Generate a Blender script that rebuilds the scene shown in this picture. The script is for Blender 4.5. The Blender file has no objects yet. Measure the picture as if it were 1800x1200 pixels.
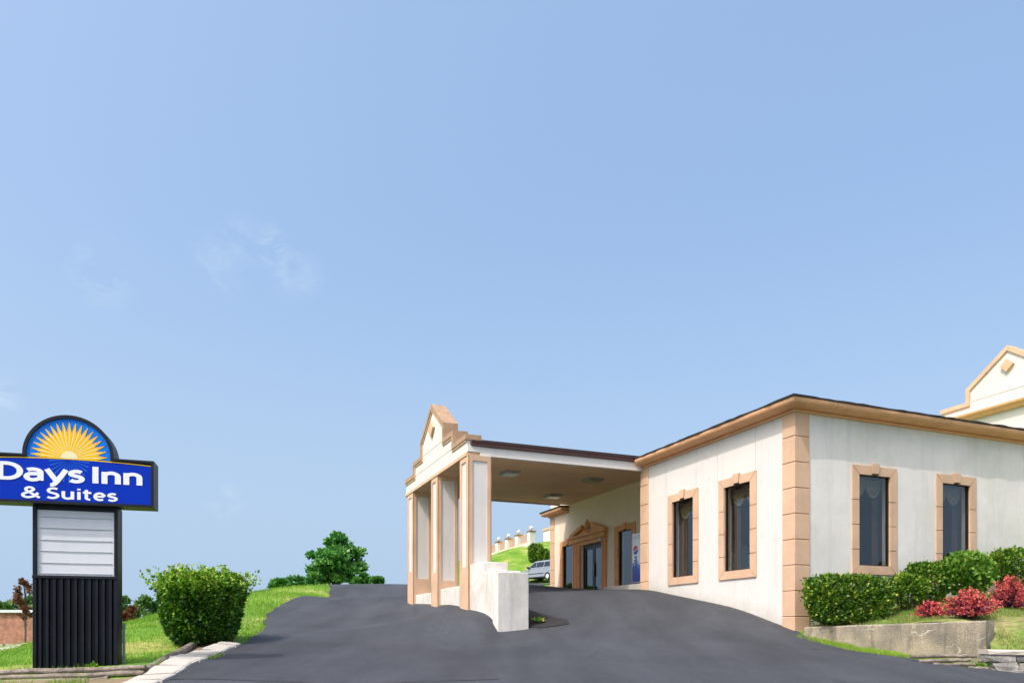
import bpy, bmesh, math, random
import numpy as np
from mathutils import Vector, Matrix
random.seed(7); rng = np.random.default_rng(11)
S = bpy.context.scene; COL = S.collection
R = math.radians; PI = math.pi

# ------------------------------------------------------------------ camera, sky, sun, exposure
cd = bpy.data.cameras.new('camera'); cam = bpy.data.objects.new('camera', cd); COL.objects.link(cam)
cam.location = (0, 0, 0); cam.rotation_euler = (R(90), 0, 0)
cd.sensor_width = 36; cd.lens = 36*1316/1800; cd.shift_y = 510/1800; cd.clip_end = 6000; cd.clip_start = .1
S.camera = cam
TH = R(22.1506)                                   # heading of the building's long wall
SUN = Vector((-.495, -.529, 1.0)).normalized()    # towards the sun
w = bpy.data.worlds.new('World'); S.world = w; w.use_nodes = True
nt = w.node_tree; nt.nodes.clear()
def N(t, **k):
    n = nt.nodes.new(t)
    for a, b in k.items(): setattr(n, a, b)
    return n
out = N('ShaderNodeOutputWorld'); bg = N('ShaderNodeBackground'); sky = N('ShaderNodeTexSky', sky_type='NISHITA', sun_disc=False)
sky.sun_elevation = math.asin(SUN.z); sky.sun_rotation = math.atan2(SUN.x, SUN.y)
sky.air_density = 1.0; sky.dust_density = 10.0; sky.ozone_density = 1.5; sky.altitude = 100
bg.inputs[1].default_value = .15
# a thin even summer veil over the blue, and a few wisps of high cloud
tc = N('ShaderNodeTexCoord'); mp = N('ShaderNodeMapping'); mp.inputs['Scale'].default_value = (1, 1, 1.8)
n1 = N('ShaderNodeTexNoise'); n1.inputs['Scale'].default_value = 22; n1.inputs['Detail'].default_value = 9; n1.inputs['Roughness'].default_value = .62; n1.inputs['Distortion'].default_value = .6
r1 = N('ShaderNodeMapRange'); r1.inputs[1].default_value = .42; r1.inputs[2].default_value = .78
def dirn(u, v): return Vector(((u-900)/1316, 1, (1110-v)/1316)).normalized()
cur = None                                       # a handful of small wisps, each at its own bearing
for (dv, rad, am) in [(dirn(482, 436), .034, .8), (dirn(425, 425), .045, .28), (dirn(520, 475), .05, .36), (dirn(180, 482), .05, .36), (dirn(385, 470), .05, .28), (dirn(-5, 688), .035, .7), (dirn(395, 880), .035, .35), (Vector((-.8, -.4, .45)).normalized(), .12, .5), (Vector((.7, -.5, .5)).normalized(), .14, .5)]:
    ds = N('ShaderNodeVectorMath', operation='DISTANCE'); ds.inputs[1].default_value = dv; nt.links.new(tc.outputs['Generated'], ds.inputs[0])
    rr_ = N('ShaderNodeMapRange', interpolation_type='SMOOTHERSTEP'); rr_.inputs[1].default_value = rad; rr_.inputs[2].default_value = 0; rr_.inputs[3].default_value = 0; rr_.inputs[4].default_value = am; nt.links.new(ds.outputs['Value'], rr_.inputs[0])
    if cur is None: cur = rr_.outputs[0]
    else:
        ad = N('ShaderNodeMath', operation='MAXIMUM'); nt.links.new(cur, ad.inputs[0]); nt.links.new(rr_.outputs[0], ad.inputs[1]); cur = ad.outputs[0]
mu = N('ShaderNodeMath', operation='MULTIPLY'); mu2 = N('ShaderNodeMath', operation='MULTIPLY'); mu2.inputs[1].default_value = .62
veil = N('ShaderNodeMix', data_type='RGBA'); veil.inputs[0].default_value = .2; veil.inputs['B'].default_value = (3.7, 6.3, 10.2, 1)
mx = N('ShaderNodeMix', data_type='RGBA'); mx.inputs['B'].default_value = (4.7, 5.2, 5.6, 1)
L = nt.links.new
L(tc.outputs['Generated'], mp.inputs[0]); L(mp.outputs[0], n1.inputs[0]); 
L(n1.outputs[0], r1.inputs[0]); L(r1.outputs[0], mu.inputs[0]); L(cur, mu.inputs[1]); L(mu.outputs[0], mu2.inputs[0])
hzn = N('ShaderNodeMix', data_type='RGBA'); hzn.inputs['B'].default_value = (2.6, 3.42, 4.45, 1)       # pale haze low over the horizon, all round
sx = N('ShaderNodeSeparateXYZ'); hr = N('ShaderNodeMapRange', interpolation_type='SMOOTHSTEP'); hr.inputs[1].default_value = 0; hr.inputs[2].default_value = .5; hr.inputs[3].default_value = .75; hr.inputs[4].default_value = 0
L(tc.outputs['Generated'], sx.inputs[0]); L(sx.outputs['Z'], hr.inputs[0]); L(hr.outputs[0], hzn.inputs[0])
L(sky.outputs[0], veil.inputs['A']); L(veil.outputs['Result'], hzn.inputs['A']); L(hzn.outputs['Result'], mx.inputs['A']); L(mu2.outputs[0], mx.inputs[0]); L(mx.outputs['Result'], bg.inputs[0]); L(bg.outputs[0], out.inputs[0])
sd = bpy.data.lights.new('sun', 'SUN'); sd.energy = 2.0; sd.angle = R(.53); sd.color = (1, .955, .9)
so = bpy.data.objects.new('sun', sd); COL.objects.link(so); so.rotation_euler = (-SUN).to_track_quat('-Z', 'Y').to_euler(); so.location = (-20, -20, 40)
V = S.view_settings; V.view_transform = 'Standard'; V.look = 'None'; V.gamma = 1; V.use_curve_mapping = False; V.exposure = .5

# ------------------------------------------------------------------ materials
def hexc(r, g, b): return (r, g, b, 1)
class M:
    pass
def newmat(name):
    m = bpy.data.materials.new(name); m.use_nodes = True; t = m.node_tree
    return m, t, t.nodes['Principled BSDF']
def cracks(t, geo, cur, scale, width, col, amt):
    nd = t.nodes.new; l = t.links.new
    n = nd('ShaderNodeTexNoise'); n.inputs['Scale'].default_value = scale*4; n.inputs['Detail'].default_value = 5; l(geo.outputs['Position'], n.inputs[0])
    ad = nd('ShaderNodeVectorMath'); ad.operation = 'MULTIPLY_ADD'; ad.inputs[1].default_value = (.5/scale,)*3; l(n.outputs['Color'], ad.inputs[0]); l(geo.outputs['Position'], ad.inputs[2])
    v = nd('ShaderNodeTexVoronoi'); v.feature = 'DISTANCE_TO_EDGE'; v.inputs['Scale'].default_value = scale; l(ad.outputs[0], v.inputs['Vector'])
    r = nd('ShaderNodeMapRange'); r.inputs[1].default_value = width*.3; r.inputs[2].default_value = width; r.inputs[3].default_value = 1; r.inputs[4].default_value = 0; l(v.outputs['Distance'], r.inputs[0])
    k = nd('ShaderNodeTexNoise'); k.inputs['Scale'].default_value = scale*.9; k.inputs['Detail'].default_value = 3; l(geo.outputs['Position'], k.inputs[0])
    q = nd('ShaderNodeMapRange'); q.inputs[1].default_value = .5; q.inputs[2].default_value = .62; q.inputs[4].default_value = amt; l(k.outputs[0], q.inputs[0])
    m_ = nd('ShaderNodeMath'); m_.operation = 'MULTIPLY'; l(r.outputs[0], m_.inputs[0]); l(q.outputs[0], m_.inputs[1])
    x = nd('ShaderNodeMix'); x.data_type = 'RGBA'; l(m_.outputs[0], x.inputs[0]); l(cur, x.inputs['A']); x.inputs['B'].default_value = (*col, 1); return x.outputs['Result']
def mk(name, col, rough=.6, var=.12, scale=3., bump=.0, bscale=80., metal=0., streak=0., dirt=(.12, .1, .08), spec=.5, patch=None, pscale=.5, pamt=.5, fine=0., crack=0., cscale=.6, ccol=(.12, .10, .085), cw=.006, splash=None):
    """plain surface with mottling, optional vertical weather streaks, patches of another tone and fine relief"""
    m, t, p = newmat(name); nd = t.nodes.new; l = t.links.new
    geo = nd('ShaderNodeNewGeometry'); c = nd('ShaderNodeRGB'); c.outputs[0].default_value = (*col, 1); cur = c.outputs[0]
    if var:
        n = nd('ShaderNodeTexNoise'); n.inputs['Scale'].default_value = scale; n.inputs['Detail'].default_value = 7; n.inputs['Roughness'].default_value = .6
        l(geo.outputs['Position'], n.inputs[0])
        r = nd('ShaderNodeMapRange'); r.inputs[1].default_value = .25; r.inputs[2].default_value = .75; r.inputs[3].default_value = 1-var; r.inputs[4].default_value = 1+var*.6
        l(n.outputs[0], r.inputs[0]); x = nd('ShaderNodeVectorMath'); x.operation = 'SCALE'; l(cur, x.inputs[0]); l(r.outputs[0], x.inputs[3]); cur = x.outputs[0]
    if fine:
        n = nd('ShaderNodeTexNoise'); n.inputs['Scale'].default_value = bscale; n.inputs['Detail'].default_value = 3
        l(geo.outputs['Position'], n.inputs[0])
        r = nd('ShaderNodeMapRange'); r.inputs[1].default_value = .3; r.inputs[2].default_value = .7; r.inputs[3].default_value = 1-fine; r.inputs[4].default_value = 1+fine
        l(n.outputs[0], r.inputs[0]); x = nd('ShaderNodeVectorMath'); x.operation = 'SCALE'; l(cur, x.inputs[0]); l(r.outputs[0], x.inputs[3]); cur = x.outputs[0]
    if patch:
        n = nd('ShaderNodeTexNoise'); n.inputs['Scale'].default_value = pscale; n.inputs['Detail'].default_value = 6; n.inputs['Roughness'].default_value = .65
        l(geo.outputs['Position'], n.inputs[0]); r = nd('ShaderNodeMapRange'); r.inputs[1].default_value = .45; r.inputs[2].default_value = .65; r.inputs[4].default_value = pamt
        l(n.outputs[0], r.inputs[0]); x = nd('ShaderNodeMix'); x.data_type = 'RGBA'; l(r.outputs[0], x.inputs[0]); l(cur, x.inputs['A']); x.inputs['B'].default_value = (*patch, 1); cur = x.outputs['Result']
    if streak:
        mp = nd('ShaderNodeMapping'); mp.inputs['Scale'].default_value = (2.6, 2.6, .30); l(geo.outputs['Position'], mp.inputs[0])
        n = nd('ShaderNodeTexNoise'); n.inputs['Scale'].default_value = 1.6; n.inputs['Detail'].default_value = 8; n.inputs['Roughness'].default_value = .7; l(mp.outputs[0], n.inputs[0])
        r = nd('ShaderNodeMapRange'); r.inputs[1].default_value = .5; r.inputs[2].default_value = .68; r.inputs[4].default_value = streak
        l(n.outputs[0], r.inputs[0]); x = nd('ShaderNodeMix'); x.data_type = 'RGBA'; l(r.outputs[0], x.inputs[0]); l(cur, x.inputs['A']); x.inputs['B'].default_value = (*dirt, 1); cur = x.outputs['Result']
    if splash:                                   # grime washed up from the ground along the foot of the wall (thing's own frame)
        kx, ky, k0, hh, dcol, amt = splash; tcc = nd('ShaderNodeTexCoord'); dt = nd('ShaderNodeVectorMath'); dt.operation = 'DOT_PRODUCT'; dt.inputs[1].default_value = (-kx/hh, -ky/hh, 1/hh); l(tcc.outputs['Object'], dt.inputs[0])
        n = nd('ShaderNodeTexNoise'); n.inputs['Scale'].default_value = 2.2; n.inputs['Detail'].default_value = 8; n.inputs['Roughness'].default_value = .7; l(geo.outputs['Position'], n.inputs[0])
        a_ = nd('ShaderNodeMath'); a_.operation = 'MULTIPLY_ADD'; a_.inputs[1].default_value = 1.6; l(n.outputs[0], a_.inputs[0]); l(dt.outputs['Value'], a_.inputs[2])
        r = nd('ShaderNodeMapRange'); r.inputs[1].default_value = 1.7+k0; r.inputs[2].default_value = .7+k0; r.inputs[3].default_value = 0; r.inputs[4].default_value = amt; l(a_.outputs[0], r.inputs[0])
        x = nd('ShaderNodeMix'); x.data_type = 'RGBA'; l(r.outputs[0], x.inputs[0]); l(cur, x.inputs['A']); x.inputs['B'].default_value = (*dcol, 1); cur = x.outputs['Result']
    if crack:
        cur = cracks(t, geo, cur, cscale, cw, ccol, crack)
    l(cur, p.inputs['Base Color']); p.inputs['Roughness'].default_value = rough; p.inputs['Metallic'].default_value = metal; p.inputs['Specular IOR Level'].default_value = spec
    if bump:
        n = nd('ShaderNodeTexNoise'); n.inputs['Scale'].default_value = bscale; n.inputs['Detail'].default_value = 4; l(geo.outputs['Position'], n.inputs[0])
        b = nd('ShaderNodeBump'); b.inputs['Strength'].default_value = bump; b.inputs['Distance'].default_value = .02; l(n.outputs[0], b.inputs['Height']); l(b.outputs[0], p.inputs['Normal'])
    return m
M.cream = mk('cream_stucco', (.72, .685, .65), .85, .10, .9, .25, 60, streak=.12, patch=(.60, .57, .51), pscale=.9, pamt=.4, splash=(0, .2, 0., .55, (.36, .36, .29), .55), crack=.35, cscale=.55, ccol=(.45, .42, .38), cw=.006, dirt=(.42, .38, .33), spec=.2, fine=.05)
M.peach = mk('peach_stucco', (.90, .73, .56), .85, .09, .9, .25, 60, streak=.10, dirt=(.42, .34, .27), spec=.2, fine=.05)
M.white = mk('off_white_stucco', (.79, .75, .705), .85, .10, .8, .25, 60, streak=.17, patch=(.60, .585, .50), pscale=.7, pamt=.45, splash=(.17, 0, .1, 1.3, (.50, .53, .40), .5), dirt=(.38, .35, .30), spec=.2, fine=.05)
M.stepw = mk('stained_white_stucco', (.74, .70, .645), .85, .14, 1.4, .35, 45, streak=.42, dirt=(.34, .31, .27), spec=.2, fine=.07, patch=(.52, .48, .42), pscale=1.3, pamt=.55, crack=.6, cscale=.8, ccol=(.25, .22, .19), cw=.012)
M.tan = mk('tan_stucco', (.66, .44, .295), .85, .16, 1.4, .22, 60, streak=.12, dirt=(.33, .22, .15), spec=.2, fine=.06)
M.orange = mk('terracotta_trim', (.80, .43, .225), .75, .12, 2.5, .18, 60, streak=.15, dirt=(.27, .13, .06), spec=.25, fine=.05)
M.terra = mk('door_terracotta', (.80, .38, .165), .75, .12, 2.5, .18, 60, streak=.12, dirt=(.4, .18, .08), spec=.25, fine=.05)
M.joint = mk('joint_brown', (.22, .12, .065), .9, .2, 6)
M.soffit = mk('soffit_stucco', (.90, .62, .38), .9, .12, .8, .15, 50, spec=.2, patch=(.78, .48, .30), pscale=.35, pamt=.5)
M.cap = mk('weathered_cap', (.42, .27, .17), .9, .25, 4, .2, 60, streak=.5, dirt=(.16, .12, .09))
M.gutter = mk('brown_gutter', (.075, .026, .02), .45, .15, 3)
M.shingle = mk('black_shingle', (.02, .018, .017), .9, .4, 30, .5, 120)
M.black = mk('black_metal', (.006, .007, .012), .45, .2, 6, .0, spec=.3, patch=(.016, .02, .03), pscale=2, pamt=.35)
M.bronze = mk('dark_bronze_frame', (.016, .014, .012), .4, .15, 5)
M.asph = None
M.concrete = mk('weathered_concrete', (.36, .30, .225), .9, .3, 3.0, .7, 30, streak=.8, dirt=(.085, .075, .06), patch=(.17, .15, .125), pscale=1.1, pamt=.95, fine=.16, crack=.8, cscale=2.2, ccol=(.55, .5, .42), cw=.03)
M.kerb = mk('pale_concrete', (.52, .48, .42), .9, .2, 3, .4, 50, patch=(.3, .27, .23), pscale=1.5, pamt=.5, fine=.12)
M.wood = mk('weathered_timber', (.30, .245, .2), .9, .4, 9, .6, 30, patch=(.075, .058, .05), pscale=3, pamt=.85, fine=.25)
M.stone = mk('grey_fieldstone', (.33, .31, .28), .85, .35, 7, .8, 22, patch=(.16, .15, .145), pscale=4, pamt=.8, fine=.2)
M.stonecap = mk('pale_mortar_cap', (.5, .45, .38), .9, .2, 6, .5, 30)
M.soil = mk('bare_soil', (.25, .18, .115), .95, .3, 4, .6, 30, patch=(.13, .12, .05), pscale=1.6, pamt=.6)
M.mulch = mk('dark_mulch', (.022, .02, .022), .9, .4, 20, .8, 40)
M.bark = mk('bark', (.11, .085, .06), .9, .35, 12, .6, 40)
M.brick_paint = None
M.grey = mk('grey_metal', (.42, .43, .44), .45, .1, 4, metal=.3)
M.whitep = mk('white_panel', (.68, .70, .74), .35, .06, 1.2, streak=.10, dirt=(.45, .45, .44))
M.whitev = mk('white_vinyl', (.86, .86, .86), .35, .02, 2)
M.rubber = mk('rubber', (.015, .015, .016), .8, .2, 8)
M.silver = mk('silver_paint', (.42, .45, .50), .25, .04, 3, metal=.45)
M.carglass = mk('tinted_glass', (.02, .028, .04), .06, 0)
M.red = mk('red_lens', (.5, .02, .02), .2, 0)
M.lamp = mk('white_globe', (.85, .83, .78), .2, 0)
M.diff = mk('lamp_diffuser', (.72, .75, .72), .3, .1, 10)
M.diffy = mk('yellowed_diffuser', (.55, .45, .2), .4, .15, 10)
M.inter = mk('interior_wall', (.62, .50, .38), .9, .1, 1)
M.interd = mk('interior_panelling', (.16, .10, .065), .7, .15, 2)
M.intfl = mk('interior_floor', (.30, .2, .14), .6, .2, 2)
M.drape = mk('brown_drape', (.17, .085, .045), .9, .2, 6)
M.swag = mk('cream_swag', (.40, .32, .19), .9, .15, 8)
M.mint = mk('mint_upholstery', (.42, .60, .44), .85, .1, 5)
M.oak = mk('honey_wood', (.35, .19, .08), .5, .2, 6)
M.blue1 = mk('sign_royal_blue', (.001, .032, .44), .3, .05, 1.5, spec=.15)
M.blue2 = mk('sign_sky_blue', (.006, .19, .74), .3, .04, 1.5, spec=.15)
M.bluer = mk('sign_ray_blue', (.02, .16, .60), .3, 0, spec=.15)
M.gold = mk('sign_gold', (.96, .56, .01), .3, .03, 5, spec=.2)
M.amber = mk('sign_amber', (.94, .44, .008), .3, .03, 5, spec=.2)
M.pale = mk('sign_pale_yellow', (.86, .80, .46), .25, 0)
M.track = mk('clear_track', (.50, .52, .53), .4, .1, 8)
M.pipe = mk('galvanised_pipe', (.16, .22, .19), .45, .2, 6, metal=.5)
M.flower = mk('flowers', (.6, .12, .2), .7, .5, 30)

def asphalt(name='asphalt', base=None):
    m, t, p = newmat(name); nd = t.nodes.new; l = t.links.new
    geo = nd('ShaderNodeNewGeometry')
    def noise(s, d, rg=.6, sc=None):
        n = nd('ShaderNodeTexNoise'); n.inputs['Scale'].default_value = s; n.inputs['Detail'].default_value = d; n.inputs['Roughness'].default_value = rg
        if sc:
            q = nd('ShaderNodeMapping'); q.inputs['Scale'].default_value = sc; q.inputs['Rotation'].default_value = (0, 0, R(28)); l(geo.outputs['Position'], q.inputs[0]); l(q.outputs[0], n.inputs[0])
        else: l(geo.outputs['Position'], n.inputs[0])
        return n.outputs[0]
    def rng_(x, a, b, c, d):
        r = nd('ShaderNodeMapRange'); r.inputs[1].default_value = a; r.inputs[2].default_value = b; r.inputs[3].default_value = c; r.inputs[4].default_value = d; l(x, r.inputs[0]); return r.outputs[0]
    def mul(a, b):
        x = nd('ShaderNodeMath'); x.operation = 'MULTIPLY'; l(a, x.inputs[0]); l(b, x.inputs[1]); return x.outputs[0]
    f = mul(mul(rng_(noise(.35, 5), .35, .65, .88, 1.12), rng_(noise(1.2, 6, .6, (1.0, .12, 1)), .35, .65, .82, 1.18)), mul(rng_(noise(90, 2), .3, .7, .72, 1.3), rng_(noise(7, 6), .3, .7, .9, 1.1)))
    c = nd('ShaderNodeRGB'); c.outputs[0].default_value = base or (.047, .051, .060, 1)
    x = nd('ShaderNodeVectorMath'); x.operation = 'SCALE'; l(c.outputs[0], x.inputs[0]); l(f, x.inputs[3]); l(cracks(t, geo, cracks(t, geo, x.outputs[0], .22, .0045, (.012, .012, .014), .9), .5, .004, (.02, .02, .022), .5), p.inputs['Base Color'])
    p.inputs['Roughness'].default_value = .82; p.inputs['Specular IOR Level'].default_value = .3
    b = nd('ShaderNodeBump'); b.inputs['Strength'].default_value = .5; b.inputs['Distance'].default_value = .012; l(noise(110, 3), b.inputs['Height']); l(b.outputs[0], p.inputs['Normal'])
    return m
M.asph = asphalt(); M.asph2 = asphalt('asphalt_patch', (.042, .044, .053, 1))
def leafmat(name, cols, trans=.2, rough=.45):
    """leaf colour picked per leaf from its own 'tint' value"""
    m, t, p = newmat(name); nd = t.nodes.new; l = t.links.new
    a = nd('ShaderNodeAttribute'); a.attribute_name = 'tint'; r = nd('ShaderNodeValToRGB'); e = r.color_ramp.elements
    for i, c in enumerate(cols):
        pos = i/(len(cols)-1)
        if i < 2: e[i].position = pos if i == 0 else (pos if len(cols) == 2 else 1); 
    while len(e) > 1: e.remove(e[-1])
    e[0].position = 0; e[0].color = (*cols[0], 1)
    for i, c in enumerate(cols[1:], 1):
        q = e.new(i/(len(cols)-1)); q.color = (*c, 1)
    l(a.outputs['Fac'], r.inputs[0]); l(r.outputs[0], p.inputs['Base Color']); p.inputs['Roughness'].default_value = rough; p.inputs['Specular IOR Level'].default_value = .4
    tr = nd('ShaderNodeBsdfTranslucent'); l(r.outputs[0], tr.inputs[0]); mxx = nd('ShaderNodeMixShader'); mxx.inputs[0].default_value = trans
    l(p.outputs[0], mxx.inputs[1]); l(tr.outputs[0], mxx.inputs[2]); l(mxx.outputs[0], t.nodes['Material Output'].inputs[0])
    return m
M.lf_hedge = leafmat('hedge_leaves', [(.02, .07, .008), (.06, .16, .013), (.16, .29, .025), (.42, .48, .04)])
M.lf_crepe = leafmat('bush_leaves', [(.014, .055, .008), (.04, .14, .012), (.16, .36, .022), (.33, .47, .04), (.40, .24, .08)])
M.lf_big = leafmat('vine_leaves', [(.06, .17, .015), (.13, .28, .03), (.22, .36, .05)])
M.lf_red = leafmat('barberry_leaves', [(.05, .018, .04), (.18, .04, .07), (.60, .075, .07), (.78, .21, .16)])
M.lf_tree = leafmat('tree_leaves', [(.018, .085, .02), (.04, .18, .032), (.10, .30, .05), (.19, .40, .07)])
M.lf_far = leafmat('far_leaves', [(.04, .12, .035), (.08, .19, .05), (.15, .28, .065), (.24, .34, .09)])
M.lf_rust = leafmat('rusty_leaves', [(.10, .035, .025), (.2, .06, .035), (.14, .10, .03), (.30, .12, .05)])
M.lf_grass = leafmat('grass_blades', [(.09, .22, .018), (.18, .36, .028), (.30, .46, .05), (.46, .46, .12)], .45, .6)
M.lf_dry = leafmat('dry_grass', [(.10, .22, .02), (.20, .32, .05), (.36, .34, .12), (.44, .34, .19)], .4, .7)
def lawnmat(name, a, b, c):
    m, t, p = newmat(name); nd = t.nodes.new; l = t.links.new; geo = nd('ShaderNodeNewGeometry')
    n = nd('ShaderNodeTexNoise'); n.inputs['Scale'].default_value = .5; n.inputs['Detail'].default_value = 8; n.inputs['Roughness'].default_value = .7; l(geo.outputs['Position'], n.inputs[0])
    r = nd('ShaderNodeValToRGB'); e = r.color_ramp.elements; e[0].position = .35; e[0].color = (*a, 1); e[1].position = .66; e[1].color = (*c, 1); q = e.new(.52); q.color = (*b, 1); l(n.outputs[0], r.inputs[0])
    n2 = nd('ShaderNodeTexNoise'); n2.inputs['Scale'].default_value = 9; n2.inputs['Detail'].default_value = 6; l(geo.outputs['Position'], n2.inputs[0])
    r2 = nd('ShaderNodeMapRange'); r2.inputs[1].default_value = .3; r2.inputs[2].default_value = .7; r2.inputs[3].default_value = .65; r2.inputs[4].default_value = 1.3; l(n2.outputs[0], r2.inputs[0])
    x = nd('ShaderNodeVectorMath'); x.operation = 'SCALE'; l(r.outputs[0], x.inputs[0]); l(r2.outputs[0], x.inputs[3]); l(x.outputs[0], p.inputs['Base Color']); p.inputs['Roughness'].default_value = .9; p.inputs['Specular IOR Level'].default_value = .1
    b_ = nd('ShaderNodeBump'); b_.inputs['Strength'].default_value = .8; b_.inputs['Distance'].default_value = .06; l(n2.outputs[0], b_.inputs['Height']); l(b_.outputs[0], p.inputs['Normal'])
    return m
M.lawn = lawnmat('lawn_ground', (.08, .20, .02), (.16, .28, .035), (.38, .34, .12))
M.bed = lawnmat('bed_ground', (.10, .20, .03), (.22, .23, .08), (.36, .26, .15))
def glassmat():
    m, t, p = newmat('window_glass'); nd = t.nodes.new; l = t.links.new
    tr = nd('ShaderNodeBsdfTransparent'); tr.inputs[0].default_value = (.76, .78, .78, 1); gl = nd('ShaderNodeBsdfGlossy'); gl.inputs['Roughness'].default_value = .015; gl.inputs[0].default_value = (.9, .95, 1, 1)
    lw = nd('ShaderNodeLayerWeight'); lw.inputs[0].default_value = .5; pw = nd('ShaderNodeMath'); pw.operation = 'POWER'; pw.inputs[1].default_value = 4.0; l(lw.outputs['Facing'], pw.inputs[0])
    fr = nd('ShaderNodeMath'); fr.operation = 'MULTIPLY_ADD'; fr.inputs[1].default_value = .9; fr.inputs[2].default_value = .055; l(pw.outputs[0], fr.inputs[0]); mxx = nd('ShaderNodeMixShader'); l(fr.outputs[0], mxx.inputs[0]); l(tr.outputs[0], mxx.inputs[1]); l(gl.outputs[0], mxx.inputs[2]); l(mxx.outputs[0], t.nodes['Material Output'].inputs[0])
    return m
M.glass = glassmat()
def brickmat():
    m, t, p = newmat('red_brickwork'); nd = t.nodes.new; l = t.links.new; tc = nd('ShaderNodeTexCoord'); mp = nd('ShaderNodeMapping'); mp.inputs['Rotation'].default_value = (R(90), 0, 0); l(tc.outputs['Object'], mp.inputs[0])
    b = nd('ShaderNodeTexBrick'); b.inputs['Scale'].default_value = 3; b.inputs['Color1'].default_value = (.34, .115, .07, 1); b.inputs['Color2'].default_value = (.46, .19, .12, 1); b.inputs['Mortar'].default_value = (.45, .36, .3, 1); b.inputs['Mortar Size'].default_value = .018; b.inputs['Bias'].default_value = -.1
    l(mp.outputs[0], b.inputs[0]); n = nd('ShaderNodeTexNoise'); n.inputs['Scale'].default_value = 2.5; n.inputs['Detail'].default_value = 8; l(tc.outputs['Object'], n.inputs[0])
    r = nd('ShaderNodeMapRange'); r.inputs[1].default_value = .3; r.inputs[2].default_value = .7; r.inputs[3].default_value = .7; r.inputs[4].default_value = 1.25; l(n.outputs[0], r.inputs[0]); x = nd('ShaderNodeVectorMath'); x.operation = 'SCALE'; l(b.outputs[0], x.inputs[0]); l(r.outputs[0], x.inputs[3]); l(x.outputs[0], p.inputs['Base Color']); p.inputs['Roughness'].default_value = .9
    return m
M.brick = brickmat()
def sodamat():
    """printed front: white at the top breaking through splashes into deep blue at the foot"""
    m, t, p = newmat('soda_front_print'); nd = t.nodes.new; l = t.links.new; tc = nd('ShaderNodeTexCoord'); sp = nd('ShaderNodeSeparateXYZ'); l(tc.outputs['Object'], sp.inputs[0])
    n = nd('ShaderNodeTexNoise'); n.inputs['Scale'].default_value = 7; n.inputs['Detail'].default_value = 8; n.inputs['Roughness'].default_value = .85; l(tc.outputs['Object'], n.inputs[0])
    a = nd('ShaderNodeMath'); a.operation = 'MULTIPLY_ADD'; a.inputs[1].default_value = 1.5; l(n.outputs[0], a.inputs[0]); l(sp.outputs['Z'], a.inputs[2])
    r = nd('ShaderNodeValToRGB'); e = r.color_ramp.elements; r.color_ramp.interpolation = 'LINEAR'
    e[0].position = 0; e[0].color = (.004, .012, .20, 1); e[1].position = 1; e[1].color = (.8, .83, .88, 1)
    for ps, c in ((.43, (.002, .02, .30, 1)), (.49, (.012, .09, .5, 1)), (.53, (.10, .25, .66, 1)), (.55, (.78, .82, .88, 1)), (.88, (.8, .83, .88, 1)), (.90, (.08, .12, .3, 1)), (.915, (.8, .83, .88, 1))):
        q = e.new(ps); q.color = c
    d = nd('ShaderNodeMath'); d.operation = 'DIVIDE'; d.inputs[1].default_value = 2.65; l(a.outputs[0], d.inputs[0]); l(d.outputs[0], r.inputs[0]); l(r.outputs[0], p.inputs['Base Color']); p.inputs['Roughness'].default_value = .25
    return m
M.soda = sodamat()
M.sodablue = mk('soda_blue_ink', (.01, .06, .42), .3, .05, 8)
M.sodared = mk('soda_red_ink', (.62, .015, .02), .3, 0)

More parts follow.
